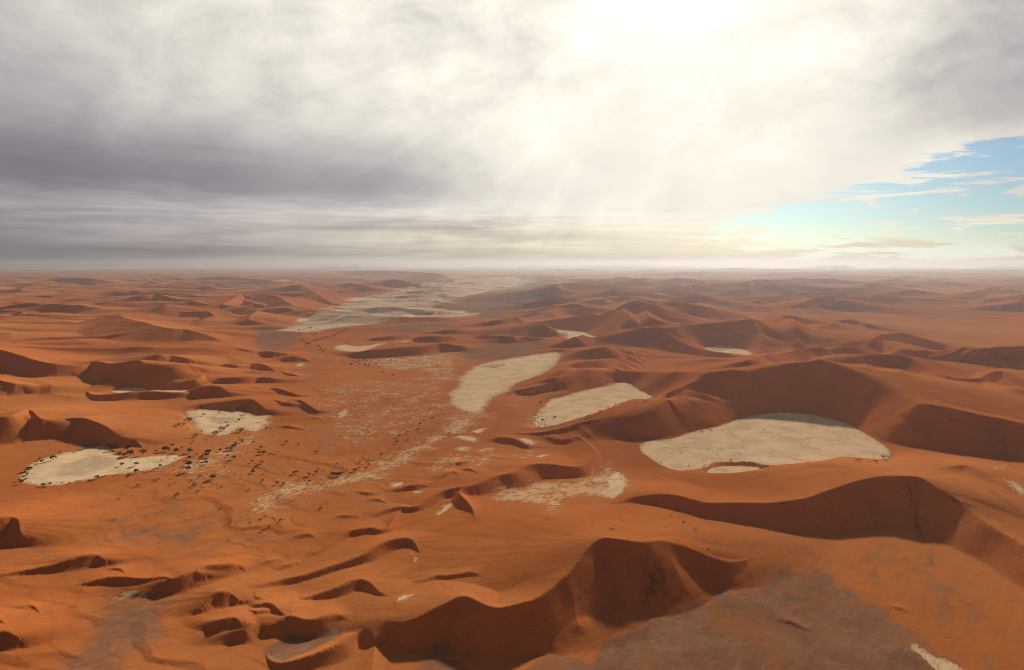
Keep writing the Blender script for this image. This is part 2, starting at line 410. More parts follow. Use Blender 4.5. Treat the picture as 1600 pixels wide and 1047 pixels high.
 ('', '565 532 1 590 527 4 612 525 5 640 522 4 660 521 1', {}),
 ('', '675 520 1 690 516 5 707 514 6 730 518 1', {}),
 ('', '738 509 1 760 504 6 782 500 8 800 496 9 815 496 9 830 502 4', {}),
 ('', '735 529 1 755 520 6 775 521 6 800 519 7 825 516 3', {}),
 ('', '770 528 1 800 523 4 820 524 5 840 527 4 862 532 1', {}),
 ('', '820 493 1 832 489 7 846 487 8 862 493 3', {}),
 ('', '778 476 1 800 472 6 832 472 8 850 468 10 860 466 10 872 473 4', {}),
 ('', '872 470 1 888 464 6 905 464 7 918 470 2', {}),
]


def catmull(p, step):
    p = np.asarray(p, float)
    q = np.vstack([2 * p[0] - p[1], p, 2 * p[-1] - p[-2]])
    outp = []
    for i in range(1, len(q) - 2):
        n = max(1, int(np.hypot(*(q[i + 1, :2] - q[i, :2])) / step))
        t = np.arange(n)[:, None] / n
        a, b, c, d = q[i - 1], q[i], q[i + 1], q[i + 2]
        outp.append(0.5 * (2 * b + (c - a) * t + (2 * a - 5 * b + 4 * c - d) * t * t + (3 * b - a - 3 * c + d) * t ** 3))
    outp.append(p[-1:])
    r = np.vstack(outp)
    r[:, 2] = np.clip(r[:, 2], 0.3, None)
    return r


def gsm(v, sig):
    """gaussian smoothing along a crest"""
    n = int(sig * 2.5)
    k = np.exp(-0.5 * (np.arange(-n, n + 1) / sig) ** 2); k /= k.sum()
    return np.convolve(np.pad(v, n, mode='edge'), k, 'valid')


def crest_world(pts, s1, b, sig):      # b: ground level under the dune, one value or one per point
    """pixel crest -> world crest (x, y, height) from how far below the crest its foot is seen"""
    rays = [ray(x, max(y, 419.5)) for x, y, d in pts]
    b = np.broadcast_to(np.asarray(b, float), (len(pts),))
    base = np.array([((H - bi) / t * math.sin(a), (H - bi) / t * math.cos(a)) for (a, t), bi in zip(rays, b)])
    tan = np.gradient(base, axis=0)
    tan = np.stack([gsm(tan[:, 0], sig * 1.6), gsm(tan[:, 1], sig * 1.6)], -1)
    k = []
    for (x, y, d), (a, t1), tg, bb, bi in zip(pts, rays, tan, base, b):
        nrm = np.array([tg[1], -tg[0]]); nrm /= np.hypot(*nrm) + 1e-9
        c = max(0.6, abs(float(nrm @ (bb / np.hypot(*bb)))))
        t1 = max(t1, 0.003)
        _, t2 = ray(x, y + max(d, 0.3))
        k.append(min((H - bi) * (1 / t1 - 1 / t2) / (1 / (0.74 * s1 * c) + 1 / t1), 300.0))   # the dark band is face plus cast shadow
    k = gsm(np.array(k), sig)
    e = np.minimum(1, np.minimum(np.arange(len(k)), np.arange(len(k))[::-1]) / 4.0)
    if pts[0][2] < 9: k[:4] *= e[:4] ** .5 * .9 + .1
    if pts[-1][2] < 9: k[-4:] *= e[-4:] ** .5 * .9 + .1
    w = []
    for (a, t), kk, bi in zip(rays, k, b):
        r = (H - bi - kk) / max(t, .003)
        w.append((r * math.sin(a), r * math.cos(a), bi + kk, kk))
    return np.array(w)


# sinuous warp of the plan so that no ridge runs ruler-straight
WX = X + 3.5 * vnoise(X / 110, Y / 110, 3) + 12 * fbm(X / 420, Y / 420, 5, 1)
WY = Y + 4.5 * vnoise(X / 110 + 40, Y / 110, 7) + 14 * fbm(X / 420, Y / 420 + 9, 9, 1)

Z = np.zeros_like(X)
OWN = np.zeros(X.shape, np.int16)         # which dune a grid point belongs to
best = np.zeros_like(X)
dune_ids = {}
N_BACK, N_SLIP = 1.5, 1.12
def hit(x, y):
    """where a traced pixel meets the ground as built so far"""
    a, t = ray(x, y)
    ci = int(np.clip(np.searchsorted(azs, a), 1, len(azs) - 1))
    f = (a - azs[ci - 1]) / (azs[ci] - azs[ci - 1])
    col = Z[:, ci - 1] * (1 - f) + Z[:, ci] * f
    zr = H - rs * t
    k = np.nonzero(col >= zr)[0]
    k = k[k > 30]
    if len(k) == 0:
        return a, min(H / max(t, 1e-4), RMAX * .98), 0.0
    k = int(k[0])
    g0 = zr[k - 1] - col[k - 1]; g1 = zr[k] - col[k]
    u = g0 / (g0 - g1 + 1e-9)
    r = rs[k - 1] + u * (rs[k] - rs[k - 1])
    return a, r, H - r * t


def raise_dune(w, hts, s1, s2):
    hd = np.zeros_like(X)
    for j in range(len(w) - 1):
        p0, p1 = w[j, :2], w[j + 1, :2]
        h0, h1 = hts[j], hts[j + 1]
        e = p1 - p0; L2 = float(e @ e) + 1e-6; L = math.sqrt(L2)
        Rr = min(max(h0, h1) / min(s1, s2) * N_BACK + 30, 1800.0)
        r0, r1 = np.hypot(*p0), np.hypot(*p1)
        a0, a1 = math.atan2(p0[0], p0[1]), math.atan2(p1[0], p1[1])
        rlo, rhi = max(31, min(r0, r1) - Rr), max(r0, r1) + Rr
        da = min(2.5, Rr / max(rlo, 60))
        i0, i1 = np.searchsorted(rs, (rlo, rhi)); c0, c1 = np.searchsorted(azs, (min(a0, a1) - da, max(a0, a1) + da))
        if i1 <= i0 or c1 <= c0:
            continue
        sl = (slice(i0, i1), slice(c0, c1))
        qx = WX[sl] - p0[0]; qy = WY[sl] - p0[1]
        t = np.clip((qx * e[0] + qy * e[1]) / L2, 0, 1)
        ex = qx - t * e[0]; ey = qy - t * e[1]
        d = np.hypot(ex, ey) + 1e-6
        side = (ex * e[1] - ey * e[0]) / (L * d)
        wgt = sstep(side, -0.3, 0.3)
        hc = h0 + (h1 - h0) * t
        ss_ = s2 + (s1 - s2) * wgt + 0.30 * sstep(1 - np.abs(side), 0.15, 1.0)
        nn = N_BACK + (N_SLIP - N_BACK) * wgt
        hh = hc * np.power(np.maximum(0, 1 - ss_ * d / (hc * nn)), nn)
        hd[sl] = np.maximum(hd[sl], hh)
    nz = np.nonzero(hd.max(axis=1) > 0)[0]; ncz = np.nonzero(hd.max(axis=0) > 0)[0]
    if len(nz) == 0:
        return None, None
    sl = (slice(nz[0], nz[-1] + 1), slice(ncz[0], ncz[-1] + 1))
    return sl, hd[sl]


prep = []
for di, (nm, s, opt) in enumerate(DUNES):
    v = np.array([float(q) for q in s.split()]).reshape(-1, 3)
    big_ = bool(nm) or v[:, 2].max() >= 26
    v[:, 2] *= np.interp(v[:, 1], [430, 560, 700], [1.35, 1.25, 1.1])
    if v[:, 2].max() < 22: v[:, 2] *= 1.3
    prep.append((di, nm, opt, catmull(v, 5.0), big_))
# big dunes stand on the plain and merge; small ones ride on whatever lies under them
for di, nm, opt, pts, big_ in prep:
    if not big_:
        continue
    s1 = opt.get('s1', 0.63); s2 = opt.get('s2', 0.19)
    w = crest_world(pts, s1, opt.get('b', 0.0), opt.get('sig', min(6.0, max(0.8, len(pts) / 13.0))))
    for _ in range(2):
        w[1:-1] = 0.5 * w[1:-1] + 0.25 * (w[:-2] + w[2:])
    sl, sub = raise_dune(w, w[:, 2], s1, s2)
    if sl is None:
        continue
    if nm:
        dune_ids[nm] = di + 1
    m = sub > best[sl]
    ow = OWN[sl]; ow[m & (sub > 1.5)] = di + 1; OWN[sl] = ow
    best[sl] = np.maximum(best[sl], sub)
    pw = 7.0
    Z[sl] = np.power(np.power(Z[sl] / 100, pw) + np.power(sub / 100, pw), 1 / pw) * 100
add_ = np.zeros_like(Z)
for di, nm, opt, pts, big_ in prep:
    if big_:
        continue
    s1 = opt.get('s1', 0.60); s2 = opt.get('s2', 0.16)
    sg = min(5.0, max(0.8, len(pts) / 14.0))
    bs_ = gsm(np.array([hit(x, y)[2] for x, y, d in pts]), max(1.5, sg))
    w = crest_world(pts, s1, bs_, sg)
    w[1:-1] = 0.5 * w[1:-1] + 0.25 * (w[:-2] + w[2:])
    sl, sub = raise_dune(w, w[:, 3], s1, s2)
    if sl is not None:
        add_[sl] = np.maximum(add_[sl], sub)
Z = Z + add_
ZD = Z.copy()

# spurs: secondary ridges running down the faces, 'x y metres above the face'
SPURS = [
 '575 993 2 582 1003 6 584 1020 8 582 1045 8 580 1065 6',
 '765 951 1 769 968 5 772 990 9 772 1015 10 770 1045 8',
 '716 934 1 720 955 4 724 980 5 722 1005 4',
 '940 846 1 955 866 5 968 888 8 978 915 10 982 945 10 976 975 6',
 '1040 850 1 1050 880 4 1062 905 5 1070 925 3', '1100 868 1 1108 888 3 1112 905 3', '880 905 1 892 940 4 900 985 5',
 '1190 868 1 1196 882 4 1197 895 3', '1178 878 1 1186 890 3 1188 903 2', '1165 880 1 1174 895 3 1177 908 2',
 '1430 744 1 1440 775 6 1448 805 9 1455 835 6', '1200 785 1 1225 800 6 1240 820 5', '1320 753 1 1335 780 4 1340 808 4',
 '1048 626 2 1062 638 7 1080 650 9 1100 661 6', '1287 566 2 1292 590 4 1290 620 5 1280 640 3',
 '1143 584 2 1152 598 8 1158 612 10 1154 624 8 1142 630 8 1120 631 8 1098 629 6', '1312 584 1 1322 620 4 1335 650 5 1350 675 3',
 '1375 610 1 1395 650 4 1420 672 8 1450 684 6', '1450 631 1 1470 655 4 1510 672 5 1560 688 4',
 '1100 588 1 1085 606 5 1072 622 4', '1200 578 1 1195 605 4 1185 635 3', '1237 573 1 1240 600 3 1236 630 3',
 '905 664 1 915 676 4 935 692 3', '845 724 1 850 735 3', '655 792 1 662 800 3', '717 764 2 722 778 8 732 791 7 741 803 4 742 812 2',
 '40 641 1 50 655 4 52 672 3', '132 655 1 140 668 3 142 682 2', '205 566 1 212 580 4 214 592 3',
 '1115 507 1 1120 520 5 1118 532 4', '1165 500 1 1172 515 5 1178 527 3', '1400 556 1 1405 575 6 1412 590 4', '1350 556 1 1355 570 5 1352 585 3',
]
def spur_hit(x, y):
    a, t = ray(x, y)
    ci = int(np.clip(np.searchsorted(azs, a), 1, len(azs) - 1))
    zr = H - rs * t
    k = np.nonzero(Z[:, ci] >= zr)[0]; k = k[k > 30]
    r = rs[k[0]] if len(k) else H / t
    return a, r, max(0.0, H - r * t)
for s in SPURS:
    v = catmull(np.array([float(q) for q in s.split()]).reshape(-1, 3), 4.0)
    w = []
    for x, y, e in v:
        a, r, z = spur_hit(x, y); w.append((r * math.sin(a), r * math.cos(a), z + e))
    w = np.array(w)
    v[:, 2] *= np.interp(v[:, 1], [560, 680, 800], [2.0, 1.0, 0.6])
    for c_ in range(3): w[:, c_] = gsm(w[:, c_], 1.5)
    ee = gsm(v[:, 2], 1.5) * 0.95
    hs = np.zeros_like(Z)
    for j in range(len(w) - 1):
        p0, p1 = w[j], w[j + 1]
        W_ = max(ee[j], 4.0) * 6.5
        Rr = W_ + 5
        r0, r1 = np.hypot(*p0[:2]), np.hypot(*p1[:2]); a0, a1 = math.atan2(p0[0], p0[1]), math.atan2(p1[0], p1[1])
        da = Rr / max(min(r0, r1), 100)
        i0, i1 = np.searchsorted(rs, (min(r0, r1) - Rr, max(r0, r1) + Rr)); c0, c1 = np.searchsorted(azs, (min(a0, a1) - da, max(a0, a1) + da))
        sl = (slice(i0, i1), slice(c0, c1))
        e = p1[:2] - p0[:2]
        qx = WX[sl] - p0[0]; qy = WY[sl] - p0[1]
        t = np.clip((qx * e[0] + qy * e[1]) / (e @ e + 1e-6), 0, 1)
        d = np.hypot(qx - t * e[0], qy - t * e[1])
        hs[sl] = np.maximum(hs[sl], (ee[j] + (ee[j + 1] - ee[j]) * t) * np.maximum(0, 1 - d / W_) ** 1.4)
    Z = Z + hs

# procedural dune seas far away: ridges steep towards the viewer, gentle behind
AD = np.degrees(A)
def sawridge(lam, amp, seed, dirx=0.35, warp_=1.0, power=1.0, fr=0.26):
    s_ = (Y * math.cos(dirx) + X * math.sin(dirx)) / lam + warp_ * fbm(X / (lam * 2.2), Y / (lam * 2.2), seed, 4)
    f = s_ - np.floor(s_)
    prof = np.where(f < fr, f / fr, 1 - (f - fr) / (1 - fr))
    ampn = np.clip(0.5 + 0.9 * fbm(X / (lam * 1.3), Y / (lam * 1.3), seed + 50, 3), 0, 1.3)
    return amp * ampn * prof ** power
left = sstep(-AD, 3.0, 7.0) * sstep(R, 5200, 9500)
left = np.maximum(left, sstep(-AD, 18, 24) * sstep(R, 4300, 6200) * 0.7)
farl = left * np.maximum(sawridge(1500, 105, 101, -0.25, 1.3, 1.15), sawridge(1150, 80, 131, 0.6, 1.2, 1.15))
right = sstep(AD, 0.5, 4.0) * sstep(R, 6500, 9500)
plain = sstep(AD, 20, 27) * sstep(R, 5000, 6000) * (1 - sstep(R, 10500, 14000))
farr = right * (1 - 0.93 * plain) * (np.maximum(sawridge(1700, 205, 202, 0.45, 1.4, 1.2), sawridge(1350, 180, 212, -0.5, 1.3, 1.2)) * np.clip(0.35 + 1.2 * fbm(X / 5200, Y / 5200, 77, 2) + 0.45 * (1 - sstep(R, 20000, 45000)), 0.05, 1.2) + sawridge(800, 22, 231, -0.3, 1.0))
far = farl + farr
far = far * (1 + 0.0) + np.maximum(left, right * (1 - plain)) * sawridge(620, 46, 501, 0.1, 1.4, 1.1, fr=.22) * np.clip(fbm(X / 1500, Y / 1500, 505, 2) + .6, 0, 1)
near_r = sstep(AD, 6, 12) * sstep(R, 3000, 4200) * (1 - sstep(R, 8000, 10000)) * (1 - .9 * sstep(AD, 24, 29) * sstep(R, 4800, 5600))
near_l = sstep(-AD, 14, 20) * sstep(R, 3300, 4500) * (1 - sstep(R, 8000, 10000))
arms = (near_r * 20 + near_l * 11) * sawridge(480, 1.0, 521, 0.95, 1.6, 1.1, fr=.28) * np.clip(fbm(X / 900, Y / 900, 525, 2) * 1.4 + .55, 0, 1)
Z = Z + arms
Z = np.power(np.power(Z / 100, 4) + np.power(np.maximum(far, 0) / 100, 4), 0.25) * 100

# low undulation and drift-like relief everywhere except on the clay floors (added after the masks are known)
und = 3.0 * fbm(X / 420, Y / 420, 21, 4)
small = sawridge(170, 4.2, 301, 0.55, 1.5, fr=.17) + sawridge(66, 1.5, 311, 0.75, 1.3, fr=.2)
smask = np.clip(0.35 + 1.6 * fbm(X / 900, Y / 900, 31, 3), 0, 1)

# ------------------------------------------------------------------ tracing surface marks onto the ground
EDGE = .0012 * fbm(X / 45, Y / 45, 91, 3) + .0016 * fbm(X / 160, Y / 160, 93, 3)
def poly_field(pts, soft, floor=False, rng_=None, smooth=True):
    """0..1 field: 1 inside the traced outline, fading over `soft` (in units of distance from the viewer)"""
    v = np.array([float(q) for q in pts.split()]).reshape(-1, 2)
    if smooth:
        vv = []
        for i in range(len(v)):
            a, b, c, d = v[i - 1], v[i], v[(i + 1) % len(v)], v[(i + 2) % len(v)]
            for t in (0, .25, .5, .75):
                vv.append(0.5 * (2 * b + (c - a) * t + (2 * a - 5 * b + 4 * c - d) * t * t + (3 * b - a - 3 * c + d) * t ** 3))
        v = np.array(vv)
    w = []
    for i in range(len(v)):
        p, q = v[i], v[(i + 1) % len(v)]
        n = max(1, int(np.hypot(*(q - p)) / 25))
        for k in range(n):
            xy = p + (q - p) * k / n
            if floor:
                a, t = ray(*xy); r = H / t
            else:
                a, r, z = hit(*xy)
            w.append((a, math.log(r)))
    w = np.array(w)
    m = rng_ or soft * 1.2
    i0, i1 = np.searchsorted(lr, (w[:, 1].min() - m, w[:, 1].max() + m))
    c0, c1 = np.searchsorted(azs, (w[:, 0].min() - m, w[:, 0].max() + m))
    sl = (slice(i0, i1), slice(c0, c1))
    a = A[sl]; l = np.broadcast_to(lr[i0:i1, None], a.shape)
    d2 = np.full(a.shape, 9.0); ins = np.zeros(a.shape, bool)
    for i in range(len(w)):
        p, q = w[i], w[(i + 1) % len(w)]
        e = q - p
        t = np.clip(((a - p[0]) * e[0] + (l - p[1]) * e[1]) / (e @ e + 1e-12), 0, 1)
        d2 = np.minimum(d2, (a - p[0] - t * e[0]) ** 2 + (l - p[1] - t * e[1]) ** 2)
        if p[1] != q[1]:
            cond = ((p[1] > l) != (q[1] > l)) & (a < (q[0] - p[0]) * (l - p[1]) / (q[1] - p[1]) + p[0])
            ins ^= cond
    d = np.sqrt(d2) * np.where(ins, 1, -1) + EDGE[sl]
    if rng_:
        return sl, np.clip(0.5 + 0.5 * d / soft, 0, 1), d
    return sl, np.clip(0.5 + 0.5 * d / soft, 0, 1)

PANS = [
 ('wide smooth oval clay pan at the foot of the tall dune wall', '1002 697 1010 690 1040 688 1085 675 1125 665 1165 652 1200 646 1230 645 1265 648 1300 655 1330 665 1355 680 1375 692 1388 703 1391 712 1385 719 1365 722 1340 720 1300 717 1270 724 1230 730 1200 727 1175 722 1150 722 1120 722 1100 731 1060 735 1035 727 1015 715 1003 706', .004),
 ('', '1105 735 1125 729 1160 728 1188 731 1178 737 1140 741 1112 740', .004),
 ('pale clay pan scattered with shrubs behind the saddle ridge', '833 655 845 640 860 625 880 620 915 610 950 603 970 597 985 600 1000 610 1018 617 1018 624 1000 630 965 633 940 645 910 655 870 665 840 668', .006),
 ('bright cream clay pan shaped like a flame in the centre', '735 644 712 636 702 618 715 605 720 590 740 575 765 566 800 560 845 553 873 551 872 562 860 575 835 590 805 600 790 612 770 620 762 632 750 645', .011),
 ('narrow white clay pan under the pyramid-shaped dune', '825 513 860 514 905 517 920 522 936 531 912 536 890 532 880 522 850 519', .006),
 ('small pale clay pan among the dunes at the right', '1100 544 1120 540 1145 542 1174 551 1164 556 1138 554 1108 549', .005),
 ('teardrop clay pan with a darker middle at the far left', '40 752 38 740 55 722 100 708 140 699 165 700 185 712 210 716 250 712 290 712 270 722 240 733 200 738 150 746 100 756 60 758', .006),
 ('cream clay pan ringed with dark bushes below the small dunes', '298 642 340 641 385 645 400 650 420 650 412 668 395 674 375 670 350 680 320 676 302 660', .010),
 ('thin pale clay strip behind the curved dune at the left', '177 613 195 607 215 606 237 610 297 609 287 613 240 615', .004),
]
BED = ('450 514 495 498 533 489 556 473 585 464 623 457 648 453 660 447 682 443 720 440 750 435 800 433 830 441 800 450 765 456 725 464 705 472 678 481 732 489 725 497 650 502 600 505 550 511 500 520 465 521', .034)
SPOTS = [  # small pale clay patches
 '520 542 540 538 562 541 600 535 606 536 575 547 560 550 530 548', '461 569 478 567 476 572 462 573',
 '617 943 621 931 644 926 645 929 632 937', '185 938 190 925 215 920 240 924 228 934 210 932',
 '641 862 647 864 653 875 648 880 644 872', '1552 729 1570 727 1562 732 1553 733', '1421 1009 1434 1008 1455 1022 1490 1034 1510 1050 1462 1050 1440 1028',
 '680 803 694 790 708 783 708 792 690 804', '605 763 612 755 632 753 628 760', '636 767 650 765 664 767 652 771',
 '712 701 725 697 738 700 725 706', '747 702 770 699 773 703 752 705', '704 683 722 679 748 684 742 692 725 688', '735 672 760 668 758 674 744 678',
 '526 648 534 641 548 641 543 648 530 654', '935 770 945 762 945 748 958 738 972 738 981 758 970 775 952 780', '1572 750 1590 755 1605 768 1600 772 1585 765',
 '465 492 495 489 470 494', '462 498 490 497 480 503 462 503', '620 533 645 530 640 534 622 535', '665 449 680 448 678 454 663 455',
 '512 487 535 486 530 489 515 490', '856 518 868 517 870 520 858 521', '1060 853 1064 851 1066 855', '805 685 822 684 838 690 835 698 820 694',
 '835 713 860 709 850 715',]
STREAKS = [  # (outline, strength) broken bright clay showing between sand drifts
 ('385 805 395 775 440 752 520 745 580 722 620 702 660 682 690 660 700 638 760 645 790 640 745 668 705 690 655 722 605 745 545 765 470 780 420 802', .62),
 ('500 600 600 592 690 588 715 640 650 678 570 700 510 690 480 640', .42),
 ('350 690 405 676 412 690 385 702 340 735 250 745 262 730 300 715 330 700', .62),
 ('250 740 330 725 380 720 380 740 300 755', .45),
 ('757 792 775 770 800 757 845 752 880 752 905 742 930 733 957 721 972 740 986 762 968 778 940 780 900 778 880 790 862 802 845 792 800 788', .68),
 ('880 806 900 798 935 787 928 798 905 804', .5), ('565 560 640 548 700 545 725 562 690 575 600 580', .58),
 ('640 560 720 560 730 590 700 600 650 590', .5), ('815 685 838 685 860 700 840 715 800 715', .45), ('280 640 300 640 310 675 330 690 300 690 275 665', .40),
 ('720 700 760 690 800 700 780 730 700 740 640 740 660 715', .42), ('795 605 850 600 850 620 820 640 780 640', .42), ('815 640 840 635 850 670 820 672 805 660', .5),
 ('560 780 600 765 620 780 580 790', .4), ('470 490 520 480 620 462 600 478 520 500 460 512', .55), ('748 850 762 848 765 854', .5)]
GRAVEL = [  # (outline, strength, soft)
 ('0 700 120 770 300 765 420 800 520 850 380 880 250 885 120 900 0 880', .42, .1), ('640 850 800 800 880 830 850 900 700 920 650 890', .36, .08),
 ('1200 850 1350 830 1500 870 1600 950 1600 1050 1450 1040 1380 950 1280 900', .40, .08), ('430 600 520 590 640 680 560 740 420 700', .36, .08),
 ('850 1060 868 1024 900 1031 935 1019 985 973 1050 957 1112 928 1170 921 1200 897 1197 880 1250 884 1300 900 1345 935 1380 950 1400 975 1440 1005 1470 1060', .95, .045),
 ('1240 975 1340 985 1380 1050 1200 1050', .0, .02),
 ('722 550 760 540 800 533 855 532 862 545 840 552 800 558 760 561 735 560', 1.3, .02),
 ('80 1060 125 985 175 930 240 922 275 950 262 985 215 1010 175 1060', .8, .05),
 ('40 890 90 840 150 810 330 765 380 810 320 850 150 885 70 910', .45, .08),
 ('418 1018 450 992 500 975 535 974 542 986 520 1005 470 1024 430 1034', .9, .02),
 ('1078 848 1110 844 1150 850 1185 864 1180 873 1140 873 1108 862', .9, .012),
 ('640 1060 650 1030 690 1013 728 1025 738 1060', .7, .03),
 ('400 512 455 512 470 530 440 545 400 550', .9, .02),
 ('685 472 712 463 760 455 800 452 850 458 870 470 845 480 810 492 770 497 735 489 680 483', 1.3, .03),
 ('700 436 760 430 850 432 860 445 800 452 740 452 715 447', 1.0, .03),
 ('620 466 645 462 665 470 650 480 622 482', .9, .01), ('100 555 150 545 260 553 250 562 160 562', .6, .03),
 ('820 510 880 515 890 533 935 536 880 560 865 550 860 532', .8, .015), ('960 545 1060 575 1100 575 1090 582 970 575', .25, .04),
 ('740 805 760 790 800 785 870 800 960 780 1000 760 960 700 1000 690 1010 720 990 765 900 790 820 815', .45, .03),
 ('560 650 640 640 700 680 640 700 570 690', .3, .05), ('440 570 520 560 500 640 460 620', .45, .05), ('565 925 620 930 640 945 600 955 560 945', .5, .03),
 ('480 870 540 850 600 850 560 880 470 900', .35, .03), ('600 505 700 500 740 510 700 520 600 520', .6, .02),
 ('0 690 80 680 160 690 60 715 0 760', .35, .05), ('1300 560 1470 555 1500 590 1470 580', .3, .03)]
DAMP = [  # darker, older mud on the clay floors
 ('78 743 88 728 120 716 150 709 180 712 192 722 170 733 135 742 95 747', .55, .012), ('325 652 350 650 375 653 368 662 340 664 325 660', .55, .008),
 ('1060 690 1120 685 1160 700 1180 718 1110 725 1060 728 1020 712', .35, .02), ('1180 655 1240 650 1300 665 1340 690 1300 700 1220 690', .25, .03),
 ('835 655 870 640 860 668 838 668', .3, .01), ('755 572 790 568 775 575', .8, .004), ('825 515 880 518 885 526 850 522', .9, .004),
 ('1105 543 1130 541 1150 545 1120 548', .7, .003)]
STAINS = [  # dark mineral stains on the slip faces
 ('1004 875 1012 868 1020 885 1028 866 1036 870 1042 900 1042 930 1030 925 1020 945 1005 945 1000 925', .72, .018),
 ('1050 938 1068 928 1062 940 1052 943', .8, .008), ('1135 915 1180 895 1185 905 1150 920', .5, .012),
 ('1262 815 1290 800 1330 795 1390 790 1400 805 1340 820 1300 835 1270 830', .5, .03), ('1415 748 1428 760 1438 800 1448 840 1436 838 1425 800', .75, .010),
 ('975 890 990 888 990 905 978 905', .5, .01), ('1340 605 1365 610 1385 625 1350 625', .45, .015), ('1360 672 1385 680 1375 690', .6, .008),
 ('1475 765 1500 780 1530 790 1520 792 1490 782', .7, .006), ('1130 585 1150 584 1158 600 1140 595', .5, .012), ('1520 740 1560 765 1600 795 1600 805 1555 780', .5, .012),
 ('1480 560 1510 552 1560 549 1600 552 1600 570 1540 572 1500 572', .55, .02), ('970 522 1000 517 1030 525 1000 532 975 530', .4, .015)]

pan = np.zeros_like(X); OWNP = np.zeros(X.shape, np.int16)
for i, (lab, s, so) in enumerate(PANS):
    sl, f, d = poly_field(s, so * 1.5, True, .10)
    out_m = np.maximum(-d - .0015, 0) * R[sl]
    lim = np.where(d > -.097, 0.60 * out_m, 1e4)
    zs = Z[sl]
    Z[sl] = np.where(lim < zs + 30, -8 * np.log(np.exp(-np.minimum(zs, 400) / 8) + np.exp(-np.minimum(lim, 400) / 8) + 1e-30) , zs)
    Z[sl] = np.maximum(Z[sl], 0)
    pan[sl] = np.maximum(pan[sl], f)
    o_ = OWNP[sl]; o_[f > 0.5] = (i + 1) if lab else i; OWNP[sl] = o_
sl, bedf, _ = poly_field(*BED, True, .02)
bed = np.zeros_like(X); bed[sl] = bedf
for s in SPOTS:
    sl, f = poly_field(s, .009)
    pan[sl] = np.maximum(pan[sl], f * 0.72)
streak = np.zeros_like(X)
for s, k in STREAKS:
    sl, f = poly_field(s, .03)
    streak[sl] = np.maximum(streak[sl], f * k)
gravel = np.zeros_like(X)
for s, k, so in GRAVEL:
    sl, f = poly_field(s, so)
    gravel[sl] = np.maximum(gravel[sl], f * k)
damp = np.zeros_like(X)
for s, k, so in DAMP:
    sl, f = poly_field(s, so)
    damp[sl] = np.maximum(damp[sl], f * k)
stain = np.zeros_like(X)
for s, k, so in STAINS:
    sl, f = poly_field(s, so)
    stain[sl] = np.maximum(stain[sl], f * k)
gravel *= 1 - sstep(ZD, 3, 12) * (R < 9000)
flat = np.maximum(sstep(pan, .2, .6), np.maximum(sstep(bed, .2, .7), 0.8 * sstep(gravel, .3, .9)))
Z = Z * (1 - 0.97 * sstep(pan, .35, .6) * (OWNP > 0)) 
Z = Z + (und + small * smask * np.exp(-Z / 25) * sstep(R, 20000, 9000)) * (1 - flat * 0.95) * sstep(R, 60, 300)
mid = sstep(Z, 8, 40)
Z = Z + mid * (2.2 * fbm(X / 130, Y / 130, 61, 3) + 5.0 * fbm(X / 420, Y / 420, 67, 2))
# rough rock outcrop on the dark hill at the right
rk = (OWN == dune_ids['rocky hill'])
Z = Z + rk * sstep(Z, 5, 40) * 16 * np.abs(fbm(X / 140, Y / 140, 71, 4))
Z = np.maximum(Z, -6)
tone = fbm(X / 1400, Y / 1400, 81, 4)

# normals of the full sheet, used by every piece so that no seam shows
P3 = np.stack([X, Y, Z], -1)
du = np.empty_like(P3); dv = np.empty_like(P3)
du[:, 1:-1] = P3[:, 2:] - P3[:, :-2]; du[:, 0] = P3[:, 1] - P3[:, 0]; du[:, -1] = P3[:, -1] - P3[:, -2]
dv[1:-1] = P3[2:] - P3[:-2]; dv[0] = P3[1] - P3[0]; dv[-1] = P3[-1] - P3[-2]
NN = np.cross(du, dv)
NN /= np.linalg.norm(NN, axis=-1, keepdims=True) + 1e-12
NN[NN[..., 2] < 0] *= -1
del du, dv


